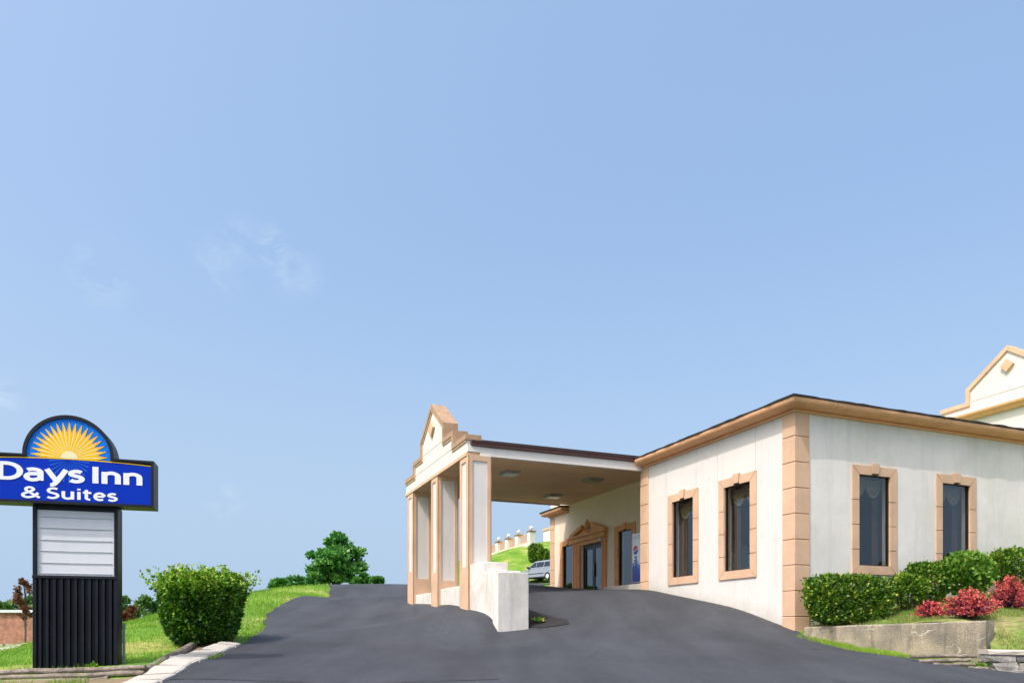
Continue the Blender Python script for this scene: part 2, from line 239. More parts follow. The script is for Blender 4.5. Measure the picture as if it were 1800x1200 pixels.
# ------------------------------------------------------------------ mesh helpers
class MB:
    def __init__(s): s.v = []; s.f = []
    def add(s, vs, fs):
        o = len(s.v); s.v += [tuple(x) for x in vs]; s.f += [tuple(i+o for i in f) for f in fs]; return s
    def box(s, x0, x1, y0, y1, z0, z1, c=0.):
        if c <= 0:
            return s.add([(x, y, z) for x in (x0, x1) for y in (y0, y1) for z in (z0, z1)], [(0, 1, 3, 2), (4, 6, 7, 5), (0, 4, 5, 1), (2, 3, 7, 6), (0, 2, 6, 4), (1, 5, 7, 3)])
        bm = bmesh.new(); bmesh.ops.create_cube(bm, size=1)
        for v in bm.verts: v.co = Vector(((x0+x1)/2+v.co.x*(x1-x0), (y0+y1)/2+v.co.y*(y1-y0), (z0+z1)/2+v.co.z*(z1-z0)))
        bmesh.ops.bevel(bm, geom=list(bm.edges), offset=c, segments=1, affect='EDGES'); s.bm(bm); return s
    def bm(s, bm):
        bm.verts.ensure_lookup_table(); bm.verts.index_update(); s.add([v.co[:] for v in bm.verts], [[v.index for v in f.verts] for f in bm.faces]); bm.free(); return s
    def prism(s, poly, fn, d0, d1):
        """poly: 2-D outline; fn(a,b,d) -> 3-D point; extruded from d0 to d1"""
        n = len(poly); s.add([fn(a, b, d0) for a, b in poly]+[fn(a, b, d1) for a, b in poly], [tuple(range(n))[::-1], tuple(range(n, 2*n))]+[(i, (i+1) % n, n+(i+1) % n, n+i) for i in range(n)]); return s
    def ring(s, outer, inner, fn, d0, d1, closed=True):
        n = len(outer); vs = [fn(*p, d) for d in (d0, d1) for q in (outer, inner) for p in q]; fs = []
        for i in range(n if closed else n-1):
            j = (i+1) % n; o0, i0, o1, i1 = (lambda k: k), (lambda k: n+k), (lambda k: 2*n+k), (lambda k: 3*n+k)
            fs += [(i, j, n+j, n+i), (2*n+i, 3*n+i, 3*n+j, 2*n+j), (i, 2*n+i, 2*n+j, j), (n+i, n+j, 3*n+j, 3*n+i)]
        if not closed: fs += [(0, n, 3*n, 2*n), (n-1, 3*n-1, 4*n-1, 2*n-1)]
        return s.add(vs, fs)
    def tube(s, pts, rad, seg=8, cap=True):
        pts = [Vector(p) for p in pts]; rads = rad if hasattr(rad, '__len__') else [rad]*len(pts); rings = []; up = None
        for i, p in enumerate(pts):
            d = (pts[min(i+1, len(pts)-1)]-pts[max(i-1, 0)]).normalized()
            a = d.cross(Vector((0, 0, 1)) if abs(d.z) < .95 else Vector((1, 0, 0))).normalized(); b = d.cross(a)
            rings.append([p+(a*math.cos(2*PI*k/seg)+b*math.sin(2*PI*k/seg))*rads[i] for k in range(seg)])
        vs = [q for r in rings for q in r]; fs = []
        for i in range(len(pts)-1):
            for k in range(seg): fs.append((i*seg+k, i*seg+(k+1) % seg, (i+1)*seg+(k+1) % seg, (i+1)*seg+k))
        if cap: fs += [tuple(range(seg))[::-1], tuple(range((len(pts)-1)*seg, len(pts)*seg))]
        return s.add(vs, fs)
    def sphere(s, c, r, u=14, v=8, sc=(1, 1, 1)):
        bm = bmesh.new(); bmesh.ops.create_uvsphere(bm, u_segments=u, v_segments=v, radius=r)
        for q in bm.verts: q.co = Vector((c[0]+q.co.x*sc[0], c[1]+q.co.y*sc[1], c[2]+q.co.z*sc[2]))
        return s.bm(bm)
    def mesh(s, name, mat, base=(0, 0, 0), smooth=False, fix=True):
        me = bpy.data.meshes.new(name); b = Vector(base); me.from_pydata([tuple(Vector(v)-b) for v in s.v], [], s.f)
        if fix:
            bm = bmesh.new(); bm.from_mesh(me); bmesh.ops.recalc_face_normals(bm, faces=bm.faces); bm.to_mesh(me); bm.free()
        if smooth: me.shade_smooth()
        me.materials.append(mat); return me
BASE = {}
def link(name, data, parent=None):
    o = bpy.data.objects.new(name, data); COL.objects.link(o)
    if parent: o.parent = parent
    return o
def tag(o, label=None, cat=None, group=None, kind=None):
    for k, v in (('label', label), ('category', cat), ('group', group), ('kind', kind)):
        if v: o[k] = v
    return o
def thing(name, label, cat, loc=(0, 0, 0), rz=0, group=None):
    o = link(name, None); o.location = loc; o.rotation_euler = (0, 0, rz); o.empty_display_size = .2; return tag(o, label, cat, group)
O = Vector((6.7979, 18.0, 0)); AX = Vector((-math.sin(TH), math.cos(TH), 0)); BX = Vector((math.cos(TH), math.sin(TH), 0))
def loc(x, y, z=0.): return O+BX*x+AX*y+Vector((0, 0, z))                # building frame -> world
def thingL(name, label, cat, base, group=None):
    o = thing(name, label, cat, loc(*base), TH, group); BASE[o.name] = Vector(base); return o
def part(name, mb, mat, parent, label=None, smooth=False, kind=None):
    """mb is drawn in the thing's frame (the building frame for thingL)"""
    b = BASE.get(parent.name, Vector((0, 0, 0))); o = link(name, mb.mesh(name, mat, b if parent.name in BASE else (0, 0, 0), smooth), parent); 
    return tag(o, label, kind=kind)
def inst(name, me, parent, location=(0, 0, 0), rz=0, base=True):
    o = link(name, me, parent); o.location = Vector(location)-(BASE.get(parent.name, Vector()) if base else Vector()); o.rotation_euler = (0, 0, rz); return o
def sub(name, mb, mat, parent, smooth=False, root=None):
    b = BASE.get(root.name, Vector()) if root else Vector(); return link(name, mb.mesh(name, mat, b, smooth), parent)
def copy_tree(o, parent=None):
    c = o.copy(); COL.objects.link(c)
    if parent: c.parent = parent
    for ch in list(o.children): copy_tree(ch, c)
    return c
def fast(name, Vv, Ff, mat, tint=None, parent=None):
    """numpy verts (n,3) and faces (m,k) -> mesh object"""
    me = bpy.data.meshes.new(name); n, (m, k) = len(Vv), Ff.shape
    me.vertices.add(n); me.vertices.foreach_set('co', np.ascontiguousarray(Vv, np.float32).ravel()); me.loops.add(m*k); me.loops.foreach_set('vertex_index', Ff.astype(np.int32).ravel())
    me.polygons.add(m); me.polygons.foreach_set('loop_start', np.arange(0, m*k, k, dtype=np.int32)); me.update(calc_edges=True); me.validate()
    if tint is not None:
        a = me.attributes.new('tint', 'FLOAT', 'FACE'); a.data.foreach_set('value', tint.astype(np.float32))
    me.materials.append(mat); return link(name, me, parent)
def at(u, v, Y): return Vector(((u-900)/1316*Y, Y, (1110-v)/1316*Y))     # sight line of the survey point (u,v) at depth Y

# ------------------------------------------------------------------ ground heights: thin-plate surface through surveyed points
def tps(pts):
    P = np.array([tuple(p) for p in pts], float); n = len(P); X = P[:, :2]
    def U(r2): return .5*r2*np.log(r2+1e-12)
    K = U(((X[:, None]-X[None])**2).sum(-1)); K += np.eye(n)*.02; Q = np.c_[np.ones(n), X]
    Am = np.zeros((n+3, n+3)); Am[:n, :n] = K; Am[:n, n:] = Q; Am[n:, :n] = Q.T; c = np.linalg.solve(Am, np.r_[P[:, 2], 0, 0, 0])
    def f(x, y):
        x = np.asarray(x, float); y = np.asarray(y, float); sh = x.shape; x = x.ravel(); y = y.ravel(); o = np.empty(len(x))
        for i in range(0, len(x), 20000):
            xx, yy = x[i:i+20000], y[i:i+20000]; o[i:i+20000] = U((xx[:, None]-X[None, :, 0])**2+(yy[:, None]-X[None, :, 1])**2)@c[:n]+c[n]+c[n+1]*xx+c[n+2]*yy
        return o.reshape(sh)
    return f
pts = [at(*q) for q in [(0, 1205, 11.95), (120, 1204, 11.95), (230, 1199, 12.0), (-100, 1207, 11.9), (0, 1178, 12.75), (150, 1175, 12.8), (245, 1172, 12.9), (290, 1199, 11.4), (350, 1165, 14), (420, 1134, 17), (465, 1110, 21), (465, 1080, 26), (500, 1060, 30), (580, 1050, 36), (580, 1028, 42), (720, 1028, 42), (650, 1132, 17.5),
    (650, 1060, 30), (650, 1200, 11), (450, 1045, 32), (520, 1033, 38), (300, 1100, 20), (230, 1150, 16), (240, 1095, 26), (215, 1107, 30), (50, 1163, 14.5), (50, 1149, 22), (0, 1146, 30), (133, 1168, 13.5),
    (20, 1144, 50), (20, 1145, 42), (-70, 1146, 42), (90, 1143, 46), (945, 1037, 45), (965, 1026, 62), (950, 1022, 68), (870, 1003, 74), (900, 984, 77), (940, 992, 75), (934, 958, 81), (877, 975, 90), (850, 985, 93), (940, 1038, 25), (1030, 1038, 25.2),
    (1000, 1180, 12), (1200, 1150, 14.5), (1000, 1112, 18.5), (1500, 1145, 15.9), (1610, 1160, 14.6), (1800, 1187, 13.3), (1740, 1179.5, 13.5), (1397, 1200, 11), (806, 985, 94)]]
pts += [loc(*q) for q in [(-.15, 0, .0), (-.1, .4, .11), (-.1, 1.46, .41), (-.1, 2.31, .62), (-.1, 3.82, .88), (-.1, 5.32, 1.13), (-.1, 6.37, 1.3), (1.6, 8.5, 1.44), (1.6, 11, 1.5), (1.6, 14, 1.6), (1.6, 17, 1.75),
    (-5.0, 10, 1.42), (-5.0, 7.5, 1.05), (-5.0, 5.5, .55), (-5.1, 4.2, .05), (-4.6, 14, 1.65), (-6.2, 13.4, .95), (-6.2, 10, .7), (-6.2, 7, .58), (-6.3, 5.5, .47), (-6.3, 4.7, .3), (-6.2, 4.1, -.12), (-2.5, 3, .35), (-2.5, 6.3, 1.1)]]
pts += [Vector(q) for q in [(0, 5, -1.25), (0, 0, -1.65), (0, -15, -1.9), (-15, 0, -1.75), (15, 0, -1.6), (-15, 10.5, -1.0), (15, 10.5, -.95), (30, 12, -1), (-40, 8, -1.7), (40, 5, -1.5), (-40, 30, -1.6), (-60, 60, -2.2),
    (-20, 62, 1.0), (-42, 85, -1.2), (-14, 92, 3.0), (30, 80, 9.5), (42, 60, 7), (30, 40, 4.2), (32, 26, 1.8), (22, 15, -.6), (10, 130, 11), (-60, 130, -1.5), (60, 130, 11), (-8, 60, 2.9), (20, 60, 6), (-100, 60, -3), (100, 60, 8), (100, -30, -2), (-100, -30, -3), (0, -60, -2.5)]]
H = tps(pts)
def h(x, y): return float(H(np.array([x]), np.array([y]))[0])
def axis(*seg):
    o = []
    for a, b, s in seg: o += list(np.arange(a, b, s))
    return np.array(o+[seg[-1][1]])
GX = axis((-1600, -200, 140), (-200, -60, 14), (-60, -20, 2), (-20, 16, .3), (16, 50, 1.7), (50, 200, 12), (200, 1600, 140)); GY = axis((-600, -60, 60), (-60, -6, 3), (-6, 8, 1), (8, 44, .3), (44, 100, 1.4), (100, 220, 12), (220, 2400, 200))
def inpoly(x, y, poly):
    P = np.array(poly); ins = np.zeros(x.shape, bool); j = len(P)-1
    for i in range(len(P)):
        (xi, yi), (xj, yj) = P[i], P[j]; c = ((yi > y) != (yj > y)) & (x < (xj-xi)*(y-yi)/(yj-yi+1e-12)+xi); ins ^= c; j = i
    return ins
def edgedist(x, y, poly):
    P = np.array(poly); best = np.full(x.shape, 1e9); bx = x.copy(); by = y.copy()
    for i in range(len(P)):
        a, b = P[i-1], P[i]; d = b-a; t = np.clip(((x-a[0])*d[0]+(y-a[1])*d[1])/(d@d+1e-12), 0, 1); px, py = a[0]+t*d[0], a[1]+t*d[1]; r = np.hypot(x-px, y-py); k = r < best
        best = np.where(k, r, best); bx = np.where(k, px, bx); by = np.where(k, py, by)
    return best, bx, by
def xy(p): return (p[0], p[1])
def wob(poly, step=.7, amp=.07):
    o = []
    for i in range(len(poly)):
        a, b = np.array(poly[i-1]), np.array(poly[i]); n = max(1, min(40, int(np.linalg.norm(b-a)/step)))
        for k in range(n): o.append(tuple(a+(b-a)*k/n+rng.normal(0, amp, 2)*(k > 0)))
    return o
left_edge = [xy(at(*q)) for q in [(-80, 1206, 11.0), (200, 1203, 11.1), (290, 1199, 11.4), (350, 1167, 13.8), (420, 1135, 16.8), (440, 1130, 17.8), (462, 1112, 21), (466, 1095, 23.5), (466, 1080, 26), (500, 1061, 30), (545, 1054, 34), (578, 1050, 36), (580, 1028, 43)]]
right_edge = [(20, 12.0), (13.5, 13.0)]+[xy(at(*q)) for q in [(1800, 1186, 13.4), (1740, 1179, 13.55), (1700, 1172, 13.7), (1610, 1160, 14.6), (1500, 1145, 15.9), (1430, 1125, 17.0)]]
def wobo(poly, step, amp):
    o = [poly[0]]
    for a, b in zip(poly, poly[1:]):
        a = np.array(a); b = np.array(b); n = max(1, int(np.linalg.norm(b-a)/step))
        o += [tuple(a+(b-a)*k/n+rng.normal(0, amp, 2)*(k < n)) for k in range(1, n+1)]
    return o
ROAD = [(-60, 9.8)]+wobo(left_edge, .6, .06)+[ (-9.5, 64), (2, 68), (3.4, 62), xy(loc(1.9, 26)), xy(loc(1.8, 17)), xy(loc(1.8, 6.6)), xy(loc(.05, 6.6)), xy(loc(.05, 0))]+right_edge[::-1]+[(60, 9.5), (60, -24), (-60, -24)]
fi = [i for i, p in enumerate(ROAD) if i > 0]
XX, YY = np.meshgrid(GX, GY, indexing='ij')
ZZ = H(np.clip(XX, -130, 130), np.clip(YY, -70, 150)); rr = np.hypot(XX, YY-30); k = np.clip((rr-120)/260, 0, 1); ZZ = ZZ*(1-k)+(-4.0-.001*rr)*k
inR = inpoly(XX, YY, ROAD); dR, _, _ = edgedist(XX, YY, ROAD)
ZT = ZZ+.0-np.where(inR & (dR > .25), .14, 0.)-np.where(inR & (dR <= .25), .05, 0)
ZT += np.where(~inR & (dR > .15) & (rr < 60), .02*np.sin(XX*2.1)*np.sin(YY*1.7+XX), 0)
LX = (XX-O.x)*BX.x+(YY-O.y)*BX.y; LY = (XX-O.x)*AX.x+(YY-O.y)*AX.y
inB = ((LX > .5) & (LY > .5) & (LX < 13.5) & (LY < 6.6)) | ((LX > 1.9) & (LX < 13.5) & (LY > 6.9) & (LY < 17.2)); ZT = np.where(inB, ZT-1.6, ZT)
BED = [xy(loc(.35, -.02)), (7.0, 17.74), (9.17, 14.64), (9.40, 14.80), (9.30, 14.55), (8.86, 13.78), (13.5, 13.06), (20, 12.2), (44, 11.5), (44, 34), xy(loc(14, 2)), xy(loc(14, -.02))]
inD = inpoly(XX, YY, BED); dD, _, _ = edgedist(XX, YY, BED); ZT = np.where(inD & (dD > .1), np.minimum(ZT, -.62), ZT)
nx, ny = XX.shape; idx = np.arange(nx*ny).reshape(nx, ny)
F = np.stack([idx[:-1, :-1], idx[1:, :-1], idx[1:, 1:], idx[:-1, 1:]], -1).reshape(-1, 4)
g = fast('ground', np.c_[XX.ravel(), YY.ravel(), ZT.ravel()], F, M.lawn); g.data.shade_smooth(); tag(g, kind='structure')
def sheet(name, poly, zfun, mat, gx, gy, lift):
    x_, y_ = np.meshgrid(gx, gy, indexing='ij'); n0, n1 = x_.shape; cx = (x_[:-1, :-1]+x_[1:, 1:])/2; cy = (y_[:-1, :-1]+y_[1:, 1:])/2
    ok = inpoly(cx, cy, poly); cnt = np.zeros((n0, n1), int)
    for a in (0, 1):
        for b in (0, 1): cnt[a:n0-1+a, b:n1-1+b] += ok
    cell = np.maximum(np.gradient(gx)[:, None], np.gradient(gy)[None, :]); bd = (cnt > 0) & (cnt < 4); d, px, py = edgedist(x_, y_, poly); mv = bd & (d < cell*1.1)
    x_ = np.where(mv, px, x_); y_ = np.where(mv, py, y_); z_ = zfun(x_, y_)+lift; ii = np.arange(n0*n1).reshape(n0, n1)
    F = np.stack([ii[:-1, :-1], ii[1:, :-1], ii[1:, 1:], ii[:-1, 1:]], -1)[ok]; us = np.unique(F); re = np.full(n0*n1, -1); re[us] = np.arange(len(us))
    o = fast(name, np.c_[x_.ravel(), y_.ravel(), z_.ravel()][us], re[F], mat); o.data.shade_smooth(); return o
m_ = (GX > -70) & (GX < 70); n_ = (GY > -26) & (GY < 80)
road = sheet('driveway', ROAD, H, M.asph, GX[m_], GY[n_], .03); tag(road, kind='structure')
bedp = [(7.1, 17.7, .06), (8.1, 16.35, .11), (9.15, 14.95, .16), (9.5, 14.85, .0), (9.25, 14.45, -.36), (9.0, 13.75, -.48), (11, 13.44, -.5), (13.5, 13.05, -.55), (9.1, 14.1, -.38), (11, 13.8, -.36), (13.4, 13.4, -.38), (10.2, 14.3, -.18)]+[tuple(loc(*q)) for q in [(.4, -.1, .12), (2, -.1, .42), (5, -.1, .92), (8, -.1, 1.3), (14, -.1, 2.0)]]+[tuple(at(*q)) for q in [(1800, 1075, 19), (1775, 1086, 15.6), (1650, 1070, 17.4), (1700, 1088, 15.6), (1580, 1082, 17.7)]]+[(20, 12.2, -.6), (30, 14, -.2), (30, 30, 2.6), (44, 12, -.5), (44, 34, 3)]
HB = tps(bedp)
def hb(x, y): return float(HB(np.array([x]), np.array([y]))[0])
bed = sheet('planting_bed', BED, HB, M.bed, axis((6.5, 14, .1), (14, 45, 1.2)), axis((11, 22, .1), (22, 35, 1.2)), 0); tag(bed, kind='structure')

PATCH = wob([xy(at(*q)) for q in [(296, 1198.5, 11.5), (352, 1167.5, 13.75), (424, 1135, 16.8), (520, 1131.5, 17.4), (640, 1131, 17.6), (760, 1133, 17.4), (812, 1146, 15.9), (850, 1172, 13.2), (880, 1200, 11.0), (600, 1205, 10.7)]], 1.2, .03)
tag(sheet('asphalt_patch', PATCH, H, M.asph2, np.arange(-6.2, 2, .2), np.arange(10, 18.4, .2), .036), kind='structure')

# ------------------------------------------------------------------ lobby building
bld = thingL('lobby_building', 'long low cream stucco building with tan corner blocks and orange cornice beside the drive', 'building', (0, 0, 0))
def wallseg(mb, kind, plane, th, u0, u1, z0, z1, holes, grooves=()):
    """kind 'x': wall in the plane x=plane, runs along y; kind 'y': plane y=plane, runs along x; thickness goes inwards (+)"""
    us = sorted({u0, u1, *[q for hh in holes for q in hh[:2]], *[q for q in grooves for q in (q[0]-.007, q[0]+.007)]}); zs = sorted({z0, z1, *[q for hh in holes for q in hh[2:]], *[q for gq in grooves for q in gq[1:]]})
    for a, b in zip(us, us[1:]):
        for c, d in zip(zs, zs[1:]):
            mu_, mz = (a+b)/2, (c+d)/2
            if any(hh[0] < mu_ < hh[1] and hh[2] < mz < hh[3] for hh in holes): continue
            ins = .012 if any(abs(mu_-gq[0]) < .007 and gq[1] < mz < gq[2] for gq in grooves) else 0
            if kind == 'x': mb.box(plane+ins, plane+th, a, b, c, d)
            else: mb.box(a, b, plane+ins, plane+th, c, d)
# opening rectangles (centre of the run, half width .51, sill 1.62, head 3.93)
W1 = [(2.10, 'w'), (4.56, 'w')]; W2 = [(2.56, 'w'), (5.50, 'w'), (9.6, 'w')]
mb = MB(); wallseg(mb, 'x', 0, .24, .24, 6.88, -1.2, 5.34, [(c-.55, c+.55, 1.62, 3.95) for c, _ in W1], [(5.44, 4.12, 5.31), (3.92, 4.12, 5.31), (2.94, 4.12, 5.31), (1.39, 4.12, 5.31)]); part('wall', mb, M.cream, bld)
mb = MB(); wallseg(mb, 'y', 0, .24, 0, 14, -1.2, 5.34, [(c-.55, c+.55, 1.64, 3.98) for c, _ in W2], [(8.2, .5, 5.31)]); part('wall', mb, M.white, bld)
LW = [(15.2, 16.24), (12.62, 14.38), (10.31, 11.33)]
mb = MB(); wallseg(mb, 'x', 1.75, .24, 6.9, 17.53, -.5, 5.9, [(15.22, 16.24, 1.5, 3.86), (12.62, 14.38, 1.5, 3.67), (10.31, 11.33, 1.5, 3.94)]); part('wall', mb, M.peach, bld)
mb = MB(); mb.box(.24, 1.75, 6.64, 6.88, -.5, 5.34); mb.box(1.99, 14, 17.29, 17.53, -.5, 5.34); mb.box(13.76, 14, .24, 17.29, -.5, 5.34); part('wall', mb, M.cream, bld)
mb = MB(); mb.box(.24, 13.7, .24, 6.6, 1.38, 1.46); mb.box(2.0, 13.7, 6.62, 17.2, 1.42, 1.5); part('floor', mb, M.intfl, bld)
mb = MB(); mb.box(.02, 13.98, .02, 6.86, 5.36, 5.44); mb.box(1.78, 13.98, 6.86, 17.5, 5.36, 5.44); mb.box(.26, 13.7, .26, 6.6, 4.35, 4.4); mb.box(2.0, 13.7, 6.64, 17.2, 4.35, 4.4); part('roof_deck', mb, M.inter, bld)
mb = MB(); mb.box(7.3, 7.4, .26, 6.6, 1.47, 4.34); mb.box(.26, 7.28, 6.5, 6.6, 1.47, 4.34); mb.box(6.0, 6.1, 6.7, 17.2, 1.52, 4.34); part('partition_wall', mb, M.interd, bld)
# cornice: one moulded profile mitred round the corner, in lengths with open cracks between
PROF = [(0, 5.28), (.07, 5.28), (.088, 5.297), (.088, 5.322), (.07, 5.338), (.065, 5.345), (.12, 5.345), (.19, 5.348), (.26, 5.362), (.315, 5.388), (.35, 5.422), (.368, 5.462), (.374, 5.52), (0, 5.52)]
def corn(mb, prof, seq):
    """seq: list of (x,y,nx,ny) stations; a profile point goes out along (nx,ny)"""
    n = len(prof); vs = [(x+a*ex, y+a*ey, z) for x, y, ex, ey in seq for a, z in prof]; fs = [tuple(range(n)), tuple(range((len(seq)-1)*n, len(seq)*n))[::-1]]
    for i in range(len(seq)-1): fs += [(i*n+k, i*n+(k+1) % n, (i+1)*n+(k+1) % n, (i+1)*n+k) for k in range(n)]
    return mb.add(vs, fs)
g_ = .006
for seq in ([(0, 6.88, -1, 1), (0, 5.62+g_, -1, 0)], [(0, 5.62-g_, -1, 0), (0, 3.3+g_, -1, 0)], [(0, 3.3-g_, -1, 0), (0, 1.9+g_, -1, 0)], [(0, 1.9-g_, -1, 0), (0, 0, -1, -1), (1.0-g_, 0, 0, -1)], [(1.0+g_, 0, .02, -1), (4.6-g_, 0, 0, -1)], [(4.6+g_, 0, 0, -1), (8.1-g_, 0, -.03, -1)], [(8.1+g_, 0, -.03, -1), (14, 0, 0, -1)],
            [(1.75, 17.53, -1, 1), (1.75, 15.66, -1, 0)], [(0, 6.88, -1, 1), (1.75, 6.88, 0, 1)]):
    part('cornice', corn(MB(), PROF, seq), M.orange, bld)
mb = MB(); corn(mb, [(0, 5.34), (.0, 5.515), (.26, 5.515), (.26, 5.45)], [(0, 6.8, -1, 0), (0, 0, -1, -1), (14, 0, 0, -1)]); part('cornice_backing', mb, M.joint, bld)
# ragged shingle edge lying on the cornice
mb = MB(); st = [(0, 6.88, -1, .6)]+[(0, y, -1, 0) for y in np.arange(6.6, .1, -.22)]+[(0, 0, -1, -1)]+[(x, 0, 0, -1) for x in np.arange(.25, 14, .22)]
n = 5; vs = []
for x, y, ex, ey in st:
    j = random.uniform(-.012, .02); t_ = random.uniform(-.008, .008)
    vs += [(x-ex*.4, y-ey*.4, 5.66), (x+ex*(.385+j), y+ey*(.385+j), 5.572+t_), (x+ex*(.392+j), y+ey*(.392+j), 5.535+t_-random.random()*.010), (x+ex*.36, y+ey*.36, 5.523), (x-ex*.4, y-ey*.4, 5.523)]
fs = [(i*n+k, i*n+(k+1) % n, (i+1)*n+(k+1) % n, (i+1)*n+k) for i in range(len(st)-1) for k in range(n)]+[tuple(range(n)), tuple(range((len(st)-1)*n, len(st)*n))]
part('roof_edge', mb.add(vs, fs), M.shingle, bld)
mb = MB(); corn(mb, [(-.4, 5.523), (.40, 5.523), (.41, 5.575), (-.4, 5.62)], [(1.75, 17.53, -1, 1), (1.75, 15.62, -1, 0)]); part('roof_edge', mb, M.shingle, bld)
# corner blocks
QZ = [-.25, .37, .99, 1.61, 2.23, 2.85, 3.47, 4.09, 4.71, 5.305]
qa = MB().box(-.035, .435, -.035, .395, .005, .613, .012).mesh('quoin_block', M.tan); qt = MB().box(-.035, .435, -.035, .395, .005, .59, .012).mesh('quoin_block', M.tan)
for i, z in enumerate(QZ[:-1]): inst('quoin_block', qt if i == 8 else qa, bld, (0, 0, z))
mb = MB().box(-.022, .422, -.022, .382, -.6, 5.3); part('quoin_backing', mb, M.joint, bld)
qb = MB().box(-.035, .05, 6.43, 6.89, .005, .613, .012).mesh('quoin_block', M.tan); qd = MB().box(1.715, 1.8, 17.12, 17.56, .005, .613, .012).mesh('quoin_block', M.tan)
qbt = MB().box(-.035, .05, 6.43, 6.89, .005, .59, .012).mesh('quoin_block', M.tan); qdt = MB().box(1.715, 1.8, 17.12, 17.56, .005, .59, .012).mesh('quoin_block', M.tan)
for i, z in enumerate(QZ[1:-1]):
    inst('quoin_block', qbt if i == 7 else qb, bld, (0, 0, z)); inst('quoin_block', qdt if i == 7 else qd, bld, (0, 0, z))
part('quoin_backing', MB().box(-.022, .03, 6.44, 6.885, .3, 5.3), M.joint, bld); part('quoin_backing', MB().box(1.728, 1.78, 17.13, 17.55, .3, 5.3), M.joint, bld)

# windows: prototype faces -y, x to the right, origin at the middle of the sill line
def px(a, b, d): return (a, -d, b)
def win_meshes(hw, hgt, bw, with_bottom=True, outer=.25):
    """surround blocks, frame, pane"""
    P = {}; g = .009; hi_ = hw-.02; ow = hw+outer; zt, zb = hgt, 0; ot, ob = hgt+.2, (-.2 if with_bottom else 0)
    bl = []
    cuts = [z for z in (.42, 1.04, 1.66) if z < hgt-.1]
    for sgn in (-1, 1):
        lev = [None]+cuts+[None]
        for i in range(len(lev)-1):
            lo, hi = lev[i], lev[i+1]
            inner_lo = (zb if lo is None else lo+g); inner_hi = (zt if hi is None else hi-g); o_lo = ob if lo is None else lo+g; o_hi = ot if hi is None else hi-g
            if lo is None and with_bottom: inner_lo += g+.02; o_lo += g
            if hi is None: inner_hi -= g+.03; o_hi -= g
            bl.append([(sgn*hi_, inner_lo), (sgn*ow, o_lo), (sgn*ow, o_hi), (sgn*hi_, inner_hi)])
    k = .125
    bl.append([(-hi_+g, zt-.03), (-ow+g, ot), (-k-g, ot), (-k*.8-g, zt-.03)]); bl.append([(hi_-g, zt-.03), (k*.8+g, zt-.03), (k+g, ot), (ow-g, ot)])
    if with_bottom: bl.append([(-hi_+g, zb+.02), (hi_-g, zb+.02), (ow-g, ob), (-ow+g, ob)])
    P['trim'] = [MB().prism(q, px, -.022, .038).mesh('trim_block', M.tan) for q in bl]
    P['key'] = MB().prism([(-k*.8, zt+.01), (k*.8, zt+.01), (k*1.02, ot+.06), (-k*1.02, ot+.05)], px, -.01, .068).mesh('keystone', M.tan)
    P['back'] = MB().ring([(-ow+.01, ob+.01), (ow-.01, ob+.01), (ow-.01, ot-.01), (-ow+.01, ot-.01)], [(-hw, zb), (hw, zb), (hw, zt), (-hw, zt)], px, .0025, .024).mesh('window', M.joint)
    fw = .045; r = .03
    f = MB().ring([(-hw+.003, zb+.003), (hw-.003, zb+.003), (hw-.003, zt-.003), (-hw+.003, zt-.003)], [(-hw+fw, zb+fw), (hw-fw, zb+fw), (hw-fw, zt-fw), (-hw+fw, zt-fw)], px, -r-.07, -r)
    f.ring([(-hw+.001, zb+.001), (hw-.001, zb+.001), (hw-.001, zt-.001), (-hw+.001, zt-.001)], [(-hw+.02, zb+.02), (hw-.02, zb+.02), (hw-.02, zt-.02), (-hw+.02, zt-.02)], px, -r+.001, -.024)
    P['frame'] = f.mesh('frame', M.bronze)
    P['pane'] = MB().box(-hw+fw-.01, hw-fw+.01, r+.03, r+.036, zb+fw-.01, zt-fw+.01).mesh('pane', M.glass)
    return P
PW = win_meshes(.55, 2.33, .25, True, .21); PL = win_meshes(.51, 2.36, .25, False, .27)
def put_window(P, location, rz):
    wn = inst('window', P['back'], bld, location, rz)
    for m in P['trim']: link('trim_block', m, wn)
    link('keystone', P['key'], wn); link('frame', P['frame'], wn); link('pane', P['pane'], wn)
    return wn
for c, _ in W1: put_window(PW, (0, c, 1.62), R(-90))
for c, _ in W2: put_window(PW, (c, 0, 1.65), 0)
for t_ in PL['trim']+[PL['key']]: t_.materials[0] = M.terra
put_window(PL, (1.75, 10.82, 1.56), R(-90))
P3 = win_meshes(.51, 2.3, .25, False, .25)
for t_ in P3['trim']+[P3['key']]: t_.materials[0] = M.terra
put_window(P3, (1.75, 15.73, 1.56), R(-90))
# entrance: pilasters, entablature, broken pediment, glass doors
fx = lambda a, b, d: (1.75-d, a, b)               # a along y, b up, d outwards
dc = part('door_case', MB().prism([(12.2, 3.83), (15.2, 3.83), (15.2, 4.02), (12.2, 4.02)], fx, -.01, .16), M.terra, bld)
mb = MB().prism([(12.12, 4.023), (15.28, 4.023), (15.28, 4.1), (12.12, 4.1)], fx, -.01, .24); sub('entablature_cap', mb, M.terra, dc, root=bld)
for a, b in ((12.22, 12.56), (14.44, 15.16)):
    mb = MB().prism([(a, 1.5), (b, 1.5), (b, 3.83), (a, 3.83)], fx, -.01, .06); n_f = 3 if b-a < .5 else 5
    for i in range(n_f):
        c0 = a+(b-a)*(i+.5)/n_f; ww = (b-a)/n_f*.3; mb.prism([(c0-ww, 1.6), (c0+ww, 1.6), (c0+ww, 3.74), (c0-ww, 3.74)], fx, .055, .095)
    sub('pilaster', mb, M.terra, dc, root=bld)
sub('head_casing', MB().prism([(12.62, 3.67), (14.38, 3.67), (14.44, 3.825), (12.56, 3.825)], fx, -.02, .09), M.terra, dc, root=bld)
